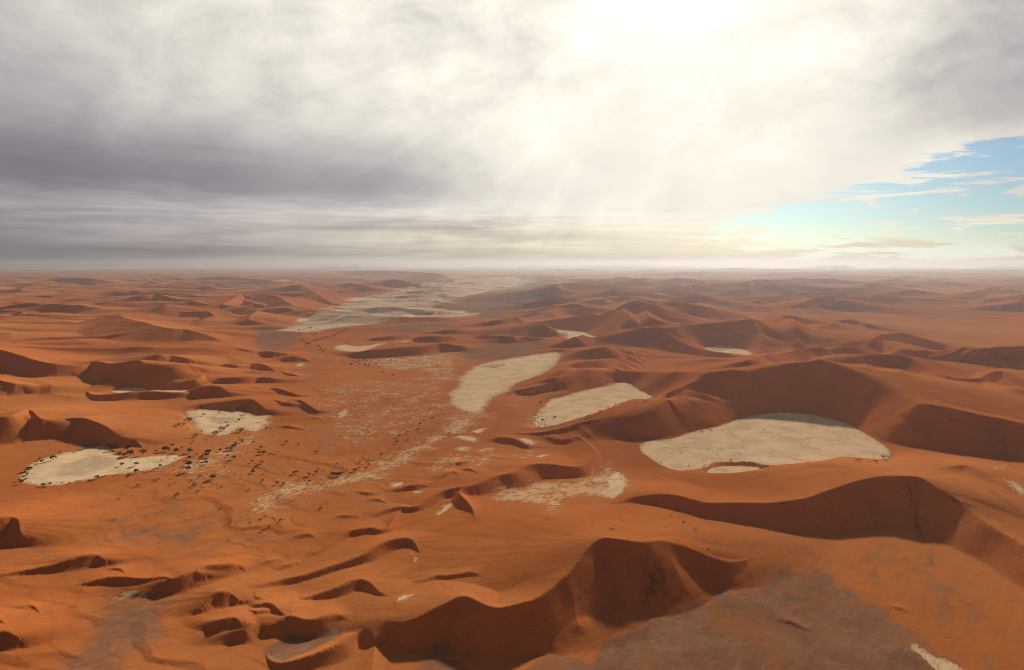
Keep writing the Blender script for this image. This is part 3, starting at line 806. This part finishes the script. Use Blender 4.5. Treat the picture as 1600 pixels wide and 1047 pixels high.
# ------------------------------------------------------------------ ground material
def ground_material():
    m = bpy.data.materials.new('desert_ground')
    m.use_nodes = True
    t = m.node_tree; t.nodes.clear(); g = NT(t)
    o = g.node('ShaderNodeOutputMaterial')
    bs = g.node('ShaderNodeBsdfDiffuse'); bs.inputs['Roughness'].default_value = 0.6
    t.links.new(bs.outputs[0], o.inputs[0])
    def at(n):
        a = g.node('ShaderNodeAttribute'); a.attribute_name = n
        return a.outputs['Fac']
    geo = g.node('ShaderNodeNewGeometry'); pos = geo.outputs['Position']
    n1 = g.noise(pos, 1 / 700.0, 4, .55, .3)
    n2 = g.noise(pos, 1 / 90.0, 6, .6, .4)
    n3 = g.noise(pos, 1 / 14.0, 6, .65)
    wind = g.grain(pos, 52, 4.0)
    nst = g.noise(wind, 1 / 26.0, 7, .62, .3)
    nst2 = g.noise(g.grain(pos, 55, 2.6), 1 / 10.0, 7, .68, .6)
    col = g.mix(g.ss(n1, .3, .7), (0.50, 0.145, 0.034), (0.62, 0.205, 0.056))
    col = g.mix(g.mul(g.ss(n2, .35, .75), .45), col, (0.36, 0.118, 0.045))
    col = g.mix(g.mul(g.ss(nst, .5, .72), .22), col, (0.56, 0.22, 0.085))
    n0 = g.noise(pos, 1 / 4200.0, 4, .55, .6)
    col = g.mix(g.mul(g.ss(n0, .45, .62), .55), col, (0.37, 0.105, 0.042))
    col = g.mix(g.mul(g.ss(n0, .50, .36), .45), col, (0.60, 0.235, 0.080))
    # stony flats between the dunes
    gm = g.ss(g.add(at('gravel'), g.add(g.mul(g.sub(nst, .5), 1.1), g.mul(g.sub(n2, .5), .9))), .30, .68)
    gcol = g.mix(g.ss(n2, .3, .7), (0.205, 0.108, 0.064), (0.33, 0.182, 0.112))
    gcol = g.mix(g.mul(g.ss(nst2, .45, .7), .5), gcol, (0.17, 0.095, 0.065))
    gcol = g.mix(g.mul(g.ss(g.noise(pos, 1 / 35.0, 8, .75, 1.2), .56, .6), .35), gcol, (0.42, 0.27, 0.17))
    chn = g.noise(g.grain(pos, 30, 1.8), 1 / 170.0, 4, .6, 1.8)
    chl = g.mul(g.ss(g.m('ABSOLUTE', g.sub(chn, .5)), .010, .002), g.ss(nst, .42, .6))
    gcol = g.mix(g.mul(chl, .25), gcol, (0.46, 0.31, 0.19))
    gcol = g.mix(g.mul(g.ss(g.noise(pos, 1 / 240.0, 5, .6, 1.0), .5, .62), .6), gcol, (0.40, 0.15, 0.055))
    col = g.mix(g.mul(gm, .85), col, gcol)
    # broken clay between drifts
    sk = at('streak')
    sf = g.ss(g.add(sk, g.add(g.mul(g.sub(n2, .5), .9), g.mul(g.sub(nst2, .5), 2.0))),   .50, .66)
    sf = g.mul(sf, g.ss(sk, .02, .3))
    ccol = g.mix(g.ss(n2, .3, .7), (0.64, 0.455, 0.25), (0.80, 0.60, 0.36))
    col = g.mix(g.mul(sf, .85), col, ccol)
    col = g.mix(g.mul(g.mul(sk, .5), g.ss(n2, .35, .6)), col, (0.62, 0.33, 0.17))
    # clay floors
    pa = at('pan')
    pf = g.ss(g.add(pa, g.add(g.mul(g.sub(nst2, .5), 1.7), g.mul(g.sub(n2, .5), .8))), .38, .56)
    pcol = g.mix(g.ss(n1, .35, .65), (0.84, 0.605, 0.365), (0.92, 0.68, 0.43))
    pcol = g.mix(g.mul(g.ss(n2, .38, .7), .55), pcol, (0.60, 0.43, 0.24))
    pcol = g.mix(g.mul(g.ss(nst, .48, .7), .45), pcol, (0.88, 0.69, 0.44))
    pcol = g.mix(g.mul(g.ss(g.add(at('damp'), g.mul(g.sub(nst2, .5), .8)), .3, .7), .8), pcol, (0.46, 0.335, 0.215))
    crk = g.node('ShaderNodeTexVoronoi', feature='DISTANCE_TO_EDGE')
    t.links.new(pos, crk.inputs['Vector']); crk.inputs['Scale'].default_value = 1 / 22.0
    pcol = g.mix(g.mul(g.ss(crk.outputs['Distance'], .05, .0), g.ss(n2, .4, .6, .1, .5)), pcol, (0.36, 0.25, 0.15))
    # drifted sand and specks near the rim
    rim = g.mul(g.ss(pa, 1.0, .55), g.ss(nst2, .48, .6))
    pcol = g.mix(g.mul(rim, .55), pcol, (0.45, 0.19, 0.07))
    col = g.mix(pf, col, pcol)
    # far dry river bed, braided pale silt and grey stones
    be = at('bed')
    br = g.noise(g.grain(pos, 66, 3.0), 1 / 420.0, 9, .68, 1.0)
    bf = g.ss(g.add(be, g.mul(g.sub(br, .5), 1.9)), .34, .70)
    bcol = g.mix(g.ss(br, .36, .56), (0.36, 0.235, 0.165), (0.74, 0.54, 0.37))
    col = g.mix(bf, col, bcol)
    # dark mineral stains, running down the slope
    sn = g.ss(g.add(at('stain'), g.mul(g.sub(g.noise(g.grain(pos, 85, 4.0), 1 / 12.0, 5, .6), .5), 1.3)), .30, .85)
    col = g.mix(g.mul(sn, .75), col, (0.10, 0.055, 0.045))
    # scattered grass tufts too small to count
    tn = g.noise(pos, 1 / 5.5, 2, .5)
    tf = g.mul(g.ss(tn, .66, .71), g.ss(n1, .38, .55))
    col = g.mix(g.mul(tf, .6), col, (0.12, 0.07, 0.04))
    col = g.mix(g.mul(g.ss(n3, .50, .72), .22), col, (0.26, 0.10, 0.045))
    t.links.new(col, bs.inputs[0])
    bmp = g.node('ShaderNodeBump')
    bmp.inputs['Strength'].default_value = .35
    bmp.inputs['Distance'].default_value = 1.6
    hgt = g.add(g.mul(nst, 3.5), g.add(g.mul(n3, 1.6), g.mul(nst2, 1.0)))
    hgt = g.mul(hgt, g.sub(1.0, g.mul(g.m('MAXIMUM', pf, bf), .9)))
    t.links.new(hgt, bmp.inputs['Height'])
    t.links.new(bmp.outputs[0], bs.inputs['Normal'])
    return m


GM = ground_material()
nr, nc = X.shape
fidx_r, fidx_c = np.meshgrid(np.arange(nr - 1), np.arange(nc - 1), indexing='ij')
PIECE = np.zeros((nr - 1, nc - 1), np.int16)
ow = OWN[:-1, :-1]; zz = ZD[:-1, :-1]
named = sorted(dune_ids.values())
for k in named:
    PIECE[(ow == k) & (zz > 2.5)] = k
pp = OWNP[:-1, :-1]
for i in range(len(PANS)):
    PIECE[pp == i + 1] = 1000 + i + 1
PIECE[(bed[:-1, :-1] > .5) & (PIECE == 0)] = 2000
ATTR = dict(damp=damp, pan=pan, bed=bed, streak=streak, gravel=gravel, stain=stain)


def struct(name, label, cat):
    me = bpy.data.meshes.new(name)
    ob = bpy.data.objects.new(name, me)
    C.objects.link(ob)
    ob['kind'] = 'structure'; ob['label'] = label; ob['category'] = cat
    return me, ob


def make_piece(code, name, label, cat):
    fr, fc = np.nonzero(PIECE == code)
    if len(fr) < 4:
        return None
    v = np.stack([fr * nc + fc, fr * nc + fc + 1, (fr + 1) * nc + fc + 1, (fr + 1) * nc + fc], -1)
    u, inv = np.unique(v.ravel(), return_inverse=True)
    me, ob = struct(name, label, cat)
    me.vertices.add(len(u)); me.vertices.foreach_set('co', P3.reshape(-1, 3)[u].astype(np.float32).ravel())
    me.loops.add(len(inv)); me.loops.foreach_set('vertex_index', inv.astype(np.int32))
    me.polygons.add(len(fr)); me.polygons.foreach_set('loop_start', np.arange(0, len(inv), 4, dtype=np.int32))
    me.polygons.foreach_set('use_smooth', np.ones(len(fr), bool))
    me.update(calc_edges=True)
    for k, arr in ATTR.items():
        at = me.attributes.new(k, 'FLOAT', 'POINT')
        at.data.foreach_set('value', arr.reshape(-1)[u].astype(np.float32))
    me.normals_split_custom_set_from_vertices(NN.reshape(-1, 3)[u].astype(np.float32))
    me.materials.append(GM)
    return ob


DUNE_LABELS = {
 'front': 'tall scalloped orange dune nearest the camera with a dark stained slip face',
 'bowl': 'small crescent dune rim around a grey hollow at the bottom edge',
 'left ridge': 'low winding dune ridge above the tiny white patch at the lower left',
 'middle ridge': 'winding mid-sized dune ridge behind the streaky clay flat in the centre',
 'long ridge': 'very long dune with a broad dark slip face running off the right edge',
 'saddle ridge': 'dune ridge rising to a point between the shrub-dotted pan and the great pan',
 'pan wall': 'highest dune wall standing directly behind the great oval pan',
 'rib ridge': 'rib-streaked star dune behind the shrub-dotted pan',
 'rocky hill': 'dark rugged hill among the sand at the right edge',
 'left wall': 'smooth shaded dune above the teardrop pan at the left edge',
}
make_piece(0, 'ground', 'orange sand plain with countless smaller dunes reaching to the horizon', 'desert ground')
for nm, k in dune_ids.items():
    make_piece(k, 'dune', DUNE_LABELS[nm], 'sand dune')
for i, (lab, s, so) in enumerate(PANS):
    if lab:
        make_piece(1001 + i, 'clay_pan', lab, 'clay pan')
make_piece(2000, 'riverbed', 'pale braided dry riverbed running away between the far dunes', 'dry riverbed')

# ------------------------------------------------------------------ mountains on the horizon
def mountain(label, pts, dist, depth, seed):
    """pts: traced skyline 'x y'; a range standing at `dist` metres"""
    v = np.array([float(q) for q in pts.split()]).reshape(-1, 2)
    xs = np.linspace(v[0, 0], v[-1, 0], max(30, int((v[-1, 0] - v[0, 0]) / 2.0)))
    ys = np.interp(xs, v[:, 0], v[:, 1])
    ang_ = np.array([ray(a, b)[0] for a, b in zip(xs, ys)]); tt = np.array([ray(a, b)[1] for a, b in zip(xs, ys)])
    hh = np.maximum(H - dist * tt, 1.0)
    nd = 26
    vs, fs = [], []
    for j in range(nd):
        u = j / (nd - 1)
        prof = math.sin(math.pi * u) ** 0.8
        rr = dist + (u - 0.5) * depth
        for i in range(len(xs)):
            n = float(fbm(np.array([i * 0.23 + 9.0]), np.array([j * 0.35 + seed]), seed, 3)[0])
            e = min(1.0, i / 6.0, (len(xs) - 1 - i) / 6.0)
            z = hh[i] * prof * (1 + 0.16 * n) * e - 12
            rj = rr + 700 * n
            vs.append((rj * math.sin(ang_[i]), rj * math.cos(ang_[i]), z))
    n_ = len(xs)
    for j in range(nd - 1):
        for i in range(n_ - 1):
            fs.append((j * n_ + i, j * n_ + i + 1, (j + 1) * n_ + i + 1, (j + 1) * n_ + i))
    me, ob = struct('mountains', label, 'mountains')
    me.from_pydata(vs, [], fs)
    me.polygons.foreach_set('use_smooth', [True] * len(fs))
    me.materials.append(ROCK)
    return ob


def simple_mat(name, c1, c2, scale, rough=1.0):
    m = bpy.data.materials.new(name); m.use_nodes = True
    t = m.node_tree; g = NT(t)
    b = t.nodes['Principled BSDF']; b.inputs['Roughness'].default_value = rough
    geo = g.node('ShaderNodeNewGeometry')
    n = g.noise(geo.outputs['Position'], scale, 5, .6)
    t.links.new(g.mix(g.ss(n, .3, .7), c1, c2), b.inputs['Base Color'])
    return m


ROCK = simple_mat('mountain_rock', (0.16, 0.12, 0.11), (0.26, 0.19, 0.16), 1 / 900.0)
mountain('flat-topped blue-grey mountains on the horizon left of centre', '0 420 100 419 200 417 280 415 400 415 490 414 510 411 525 410 545 412 560 411 575 413 620 415 700 416', 88000, 9000, 3)
mountain('faint blue-grey mountain chain on the horizon just right of centre', '700 416 760 415 860 414 920 414 960 412.5 1000 412.5 1040 414 1100 416 1200 418', 90000, 8000, 8)
mountain('pale hazy mesa on the horizon above the right-hand dunes', '1220 421 1260 417 1280 414.5 1310 413.5 1325 414 1345 419 1360 421', 86000, 6000, 14)
mountain('blue mountains on the horizon at the right edge', '1495 424 1520 419 1540 417 1560 415.5 1600 416.5 1650 418 1720 421', 80000, 7000, 21)
mountain('low darker hills in front of the mountains at the right edge', '1440 427 1480 426 1540 429 1560 427.5 1600 428 1680 427', 52000, 3000, 33)

# ------------------------------------------------------------------ trees and shrubs
CROWN = simple_mat('tree_foliage', (0.030, 0.034, 0.020), (0.075, 0.078, 0.045), 0.35)
TRUNK = simple_mat('tree_bark', (0.06, 0.042, 0.03), (0.11, 0.08, 0.055), 1.2)
SCRUB = simple_mat('dry_scrub', (0.09, 0.065, 0.04), (0.17, 0.12, 0.07), 0.5)


def tube(vs, fs, p, q, r0, r1, n=6):
    p = Vector(p); q = Vector(q); d = (q - p).normalized()
    a = d.orthogonal().normalized(); b = d.cross(a)
    k = len(vs)
    for c, r in ((p, r0), (q, r1)):
        for i in range(n):
            th = 2 * math.pi * i / n
            vs.append(tuple(c + a * (r * math.cos(th)) + b * (r * math.sin(th))))
    for i in range(n):
        j = (i + 1) % n
        fs.append((k + i, k + j, k + n + j, k + n + i))


def tree_meshes(seed):
    """umbrella-shaped camelthorn, unit crown width about 1"""
    rnd = random.Random(seed)
    vs, fs = [], []
    tips = []
    lean = (rnd.uniform(-.05, .05), rnd.uniform(-.05, .05))
    fork = (lean[0], lean[1], .22)
    tube(vs, fs, (0, 0, -.05), fork, .045, .034)
    for i in range(5):
        th = i * 2 * math.pi / 5 + rnd.uniform(-.4, .4); rr = rnd.uniform(.16, .30)
        tip = (rr * math.cos(th), rr * math.sin(th), rnd.uniform(.40, .55))
        tube(vs, fs, fork, tip, .024, .009, 5); tips.append(tip)
    tm = bpy.data.meshes.new('trunk'); tm.from_pydata(vs, [], fs); tm.materials.append(TRUNK)
    vs, fs = [], []
    cl = [(t[0], t[1], t[2] + .03, rnd.uniform(.13, .2)) for t in tips] + [(0, 0, .58, .2)]
    for i in range(5):
        th = rnd.uniform(0, 6.28); rr = rnd.uniform(.2, .38)
        cl.append((rr * math.cos(th), rr * math.sin(th), rnd.uniform(.3, .5), rnd.uniform(.09, .15)))
    for cx, cy, cz, cr in cl:
        for k in range(34):
            d = Vector((rnd.gauss(0, 1), rnd.gauss(0, 1), rnd.gauss(0, 1))).normalized() * cr * rnd.uniform(.45, 1.05)
            c = Vector((cx + d.x, cy + d.y, cz + d.z * .62))
            a = Vector((rnd.gauss(0, 1), rnd.gauss(0, 1), rnd.gauss(0, .6))).normalized() * rnd.uniform(.035, .06)
            b = a.orthogonal().normalized() * rnd.uniform(.03, .055)
            n = len(vs)
            vs += [tuple(c - a), tuple(c - b), tuple(c + a), tuple(c + b)]
            fs.append((n, n + 1, n + 2, n + 3))
    cm = bpy.data.meshes.new('crown'); cm.from_pydata(vs, [], fs); cm.materials.append(CROWN)
    return tm, cm


def shrub_mesh(seed):
    rnd = random.Random(seed)
    vs, fs = [], []
    for k in range(7):
        th = rnd.uniform(0, 6.28); tip = (math.cos(th) * rnd.uniform(.15, .4), math.sin(th) * rnd.uniform(.15, .4), rnd.uniform(.2, .42))
        tube(vs, fs, (0, 0, -.03), tip, .016, .006, 4)
        for i in range(16):
            d = Vector((rnd.gauss(0, .09), rnd.gauss(0, .09), rnd.gauss(0, .06)))
            c = Vector(tip) + d
            a = Vector((rnd.gauss(0, 1), rnd.gauss(0, 1), rnd.gauss(0, .6))).normalized() * .05
            b = a.orthogonal().normalized() * .045
            n = len(vs); vs += [tuple(c - a), tuple(c - b), tuple(c + a), tuple(c + b)]; fs.append((n, n + 1, n + 2, n + 3))
    m = bpy.data.meshes.new('shrub'); m.from_pydata(vs, [], fs); m.materials.append(SCRUB)
    return m


TREES = [tree_meshes(i) for i in range(5)]
SHRUBS = [shrub_mesh(40 + i) for i in range(4)]
rng = random.Random(5)


def px_size(r):
    return math.hypot(r, H) / FPX


def place_tree(x, y, size, label, group):
    a, r, z = hit(x, y)
    w = size * px_size(r)
    tm, cm = rng.choice(TREES)
    root = bpy.data.objects.new('camelthorn_tree', None)
    C.objects.link(root)
    root.location = (r * math.sin(a), r * math.cos(a), z)
    root.rotation_euler = (0, 0, rng.uniform(0, 6.28))
    root.scale = (w, w * rng.uniform(.8, 1.15), w * rng.uniform(.7, .95))
    root['label'] = label; root['category'] = 'tree'; root['group'] = group
    for nm, me in (('trunk', tm), ('crown', cm)):
        o = bpy.data.objects.new(nm, me); C.objects.link(o); o.parent = root


def place_shrub(x, y, size, label, group):
    a, r, z = hit(x, y)
    w = size * px_size(r)
    o = bpy.data.objects.new('desert_shrub', rng.choice(SHRUBS)); C.objects.link(o)
    o.location = (r * math.sin(a), r * math.cos(a), z)
    o.rotation_euler = (0, 0, rng.uniform(0, 6.28)); o.scale = (w, w, w * .8)
    o['label'] = label; o['category'] = 'shrub'; o['group'] = group


def ordinal(n):
    return str(n) + ('th' if 10 <= n % 100 <= 20 else {1: 'st', 2: 'nd', 3: 'rd'}.get(n % 10, 'th'))


def cluster(fn, s, ox, oy, kind, where, group):
    v = np.array([float(q) for q in s.split()]).reshape(-1, 3)
    v = v[np.argsort(v[:, 0])]
    n = len(v)
    for i, (x, y, d) in enumerate(v):
        place = 'leftmost' if i == 0 else 'rightmost' if i == n - 1 else ordinal(i + 1) + ' from the left' if i < n / 2 else ordinal(n - i) + ' from the right'
        big = 'bigger ' if d > 1.35 * float(np.median(v[:, 2])) else 'small ' if d < .7 * float(np.median(v[:, 2])) else ''
        fn(ox + x / 4, oy + y / 4, d / 4 * 1.1, big + kind + ', ' + place + ' ' + where, group)


cluster(place_tree, '335 475 34 262 492 24 595 388 30 545 400 40 680 390 28 715 408 40 135 622 26 185 543 40 270 636 24 310 634 24 605 592 32 120 605 18 170 570 22',
        0, 600, 'dark tree', 'on the rim of the teardrop pan', 'trees round the teardrop pan')
cluster(place_tree, '800 418 46 815 448 46 780 452 34 895 442 44 980 424 20 1030 417 38 1052 420 28 1075 393 28 1100 427 40 1135 402 16 1185 430 40 1230 450 20 1050 464 16 1115 459 16 1183 470 30 1180 512 42 1000 518 26 1010 483 16 850 511 32 760 511 26 850 558 36 800 577 14 1175 545 40 1140 520 18',
        0, 600, 'dark tree', 'along the tail of the teardrop pan', 'trees along the tail of the teardrop pan')
cluster(place_tree, '1305 438 48 1288 455 34 1288 482 28 1290 502 28 1375 420 24 1420 413 24 1460 405 44 1443 412 26 1470 380 22 1510 366 36 1425 453 20 1460 469 32 1425 491 12 1545 432 14 1575 491 28 1595 525 18 1580 558 30 1585 368 20 1330 595 44 1250 583 20',
        0, 600, 'dark tree', 'below the bush-ringed pan', 'trees below the bush-ringed pan')
cluster(place_tree, '1250 153 24 1385 168 16 1480 164 26 1500 152 20 1540 187 30 1275 198 22 1205 100 20 1370 183 16 1495 231 20 1555 320 12 1260 301 16 1175 283 12',
        0, 600, 'dark tree', 'on the bush-ringed cream pan', 'trees on the bush-ringed pan')
cluster(place_tree, '65 283 22 95 281 14 30 403 24 20 441 28 50 437 34 90 443 20 35 498 28 5 524 22 45 568 16 42 609 22 130 627 30 172 628 24 240 560 24 258 555 18 330 573 30 375 560 26 390 535 16 335 613 22 425 543 12 160 226 16 190 372 26 265 382 18',
        400, 600, 'dark tree', 'of the scattered stand beside the curved clump', 'trees of the scattered stand')
cluster(place_tree, '475 568 28 490 573 30 508 576 34 525 570 30 538 560 22 508 503 18',
        400, 600, 'dark tree', 'of the dense curved clump', 'trees of the dense curved clump')
cluster(place_tree, '563 548 10 610 545 26 622 541 24 645 529 18 650 493 20 700 487 20 705 512 24 733 482 12 785 443 18 838 411 16 880 371 26 898 333 22 865 348 14 945 307 24 950 347 18 900 407 16 1012 286 22 1025 255 22 1048 234 14 1098 220 20 1110 213 14 1165 188 14 1125 203 12 1140 197 10 1090 157 12 683 542 12 655 614 12',
        400, 600, 'dark tree', 'of the diagonal row below the central pan', 'trees of the diagonal row')
cluster(place_tree, '270 467 14 300 462 14 335 452 16 265 487 14 290 532 16 310 547 18 320 557 18 335 552 16 350 537 12 370 532 18 385 527 12 400 522 14 425 518 18 445 514 18 465 507 16 485 502 18 500 497 16 520 487 16 540 477 14 560 462 14 575 457 12 375 492 16 360 497 12 390 573 22 405 588 20 418 602 20 428 592 16 437 630 12 348 452 10 280 500 10',
        400, 400, 'dark tree', 'of the bent line by the riverbed', 'trees at the mouth of the riverbed')
cluster(place_tree, '538 663 16 597 682 20 620 665 14 645 658 14 642 678 16 670 652 14 683 687 20 705 692 18 712 678 16 740 642 12 760 657 12 750 677 14 775 662 12 775 698 14 792 728 16 820 643 12 822 672 12 855 750 16 875 667 12 870 642 12 930 642 10 700 638 14 690 657 12 725 662 12 735 703 12 765 703 10 480 642 10 800 692 10 845 652 10 910 670 8 1060 660 10 1075 668 10 1100 678 10 1130 690 10',
        400, 400, 'dark tree', 'of the open grove below the red ridge', 'trees of the open grove')
cluster(place_tree, '180 920 18 230 899 12 190 1033 22 265 1012 20 550 978 20 735 802 18 870 842 14 600 951 16 475 1001 12 765 822 10',
        800, 400, 'dark tree', 'on the pan behind the saddle ridge', 'trees on the shrub-dotted pan')
cluster(place_shrub, '930 490 16 965 402 12 1280 542 12 1320 542 12 1340 542 10 1200 522 16 1245 290 22 1185 304 24 1575 287 12 1110 514 16 1280 440 12 1230 410 8 1015 440 8 1365 478 18 1520 505 20 1580 515 24 1450 345 8',
        800, 600, 'dark shrub', 'around the great oval pan', 'shrubs on the great pan')
cluster(place_shrub, '565 477 24 548 480 20 715 459 30 675 488 24 662 462 10 740 452 14 765 432 14 767 448 12 628 485 10 760 470 12',
        1200, 600, 'dark shrub', 'at the right tip of the great pan', 'shrubs at the tip of the great pan')
cluster(place_shrub, '620 907 26 640 910 14 990 827 16 500 877 10 1070 870 20 1140 912 26 415 887 10 1085 850 10 880 728 8 1230 1035 20',
        800, 600, 'brown shrub', 'on the sand below the long dune', 'shrubs below the long dune')
cluster(place_shrub, '1100 702 40 1240 676 26 1215 642 34 980 605 34 870 638 30 1060 637 22 1390 645 24 1200 607 22 1555 665 22 1375 788 20 745 717 18 710 852 14 1440 865 18 1480 886 16 1560 873 20 1190 377 20 1290 355 20 1110 262 40 1150 258 30 1190 232 50 1215 330 40 1400 285 60 1340 320 50 1505 297 50',
        0, 600, 'brown shrub', 'on the sand around the left pans', 'shrubs around the left pans')
cluster(place_shrub, '605 397 14 675 352 14 712 263 12 680 180 12 645 212 10 675 285 10 160 858 34 85 890 26 35 925 30 20 855 26 60 830 22 375 430 30 310 475 16 400 780 30 440 737 18 365 762 10 270 604 18 115 445 20 145 355 10 205 262 16 530 325 14 600 330 12 970 605 10 1100 380 10 1215 232 8',
        400, 600, 'brown shrub', 'on the red central flat', 'shrubs of the central flat')

# scrub along pan rims and the valley: far too many to count
vs, fs = [], []
def scrub_at(x, y, size):
    a, r, z = hit(x, y)
    w = size * px_size(r)
    bx, by = r * math.sin(a), r * math.cos(a)
    for _ in range(10):
        c = Vector((bx + rng.gauss(0, w * .35), by + rng.gauss(0, w * .35), z + abs(rng.gauss(0, w * .18)) + .1))
        p = Vector((rng.gauss(0, 1), rng.gauss(0, 1), rng.gauss(0, .7))).normalized() * w * .2
        q = p.orthogonal().normalized() * w * .18
        n = len(vs); vs.extend([tuple(c - p), tuple(c - q), tuple(c + p), tuple(c + q)]); fs.append((n, n + 1, n + 2, n + 3))
def scatter(poly, n, smin, smax, edge=False):
    smin, smax = smin * 1.3, smax * 1.35
    v = np.array([float(q) for q in poly.split()]).reshape(-1, 2)
    done = 0
    if edge:
        for _ in range(n):
            i = rng.randrange(len(v) - 1); t = rng.random()
            p = v[i] + (v[i + 1] - v[i]) * t
            scrub_at(p[0] + rng.gauss(0, 2.5), p[1] + rng.gauss(0, 1.3), rng.uniform(smin, smax))
        return
    x0, y0 = v.min(0); x1, y1 = v.max(0)
    while done < n:
        x, y = rng.uniform(x0, x1), rng.uniform(y0, y1)
        c = False; j = len(v) - 1
        for i in range(len(v)):
            if (v[i, 1] > y) != (v[j, 1] > y) and x < (v[j, 0] - v[i, 0]) * (y - v[i, 1]) / (v[j, 1] - v[i, 1]) + v[i, 0]:
                c = not c
            j = i
        if c:
            scrub_at(x, y, rng.uniform(smin, smax)); done += 1
scatter('840 668 870 665 910 655 940 645 965 633 1000 630 1018 624 1018 617 1000 610 985 600', 110, .9, 2.4, True)
scatter('833 655 845 640 860 660 850 670', 45, .8, 2.2)
scatter('1391 712 1385 719 1365 722 1340 720', 22, .8, 2.0, True)
scatter('1100 731 1120 723 1150 722 1175 723 1190 731 1210 729', 60, .8, 2.2, True)
scatter('1010 700 1100 690 1160 700 1180 722 1100 730 1040 728', 40, .6, 1.4)
scatter('385 805 400 770 440 755 580 720 690 660 740 660 600 745 470 780', 170, .7, 1.8)
scatter('480 560 700 555 720 640 640 690 480 700 440 620', 240, .5, 1.4)
scatter('460 515 520 495 560 505 500 525 480 535', 70, .5, 1.2)
scatter('290 650 420 650 440 720 360 770 260 760 280 700', 140, .7, 2.0)
scatter('40 752 38 740 55 722 100 708 140 699 165 700 190 713', 34, 1.0, 3.0, True)
scatter('60 758 100 756 150 747 200 740 290 735', 34, 1.0, 2.6, True)
scatter('700 655 740 660 800 700 760 740 640 760 600 750', 60, .5, 1.3)
scatter('900 800 1000 790 1150 840 1260 860 1180 880 950 830', 90, .5, 1.5)
me = bpy.data.meshes.new('desert_scrub'); me.from_pydata(vs, [], fs); me.materials.append(SCRUB)
ob = bpy.data.objects.new('desert_scrub', me); C.objects.link(ob)
ob['kind'] = 'stuff'; ob['label'] = 'fine dark scrub speckling the pan rims and the central flat'; ob['category'] = 'scrub'

# ------------------------------------------------------------------ haze
def haze_box():
    x, y0, y1, z0, z1 = 99000, -99000, 99500, float(Z.min()) - 14, 1000.0
    v = [(sx_ * x, yy, zz_) for sx_ in (-1, 1) for yy in (y0, y1) for zz_ in (z0, z1)]
    f = [(0, 1, 3, 2), (4, 6, 7, 5), (0, 4, 5, 1), (2, 3, 7, 6), (0, 2, 6, 4), (1, 5, 7, 3)]
    me = bpy.data.meshes.new('haze'); me.from_pydata(v, [], f)
    ob = bpy.data.objects.new('haze', me); C.objects.link(ob)
    m = bpy.data.materials.new('haze_air'); m.use_nodes = True
    t = m.node_tree; t.nodes.clear()
    o = t.nodes.new('ShaderNodeOutputMaterial'); pv = t.nodes.new('ShaderNodeVolumePrincipled')
    pv.inputs['Color'].default_value = (0.285, 0.29, 0.315, 1)
    pv.inputs['Density'].default_value = 1.6e-5
    pv.inputs['Anisotropy'].default_value = 0.5
    t.links.new(pv.outputs[0], o.inputs['Volume'])
    me.materials.append(m)
    ob['kind'] = 'stuff'; ob['label'] = 'thin pale haze over the whole desert'; ob['category'] = 'haze'
haze_box()
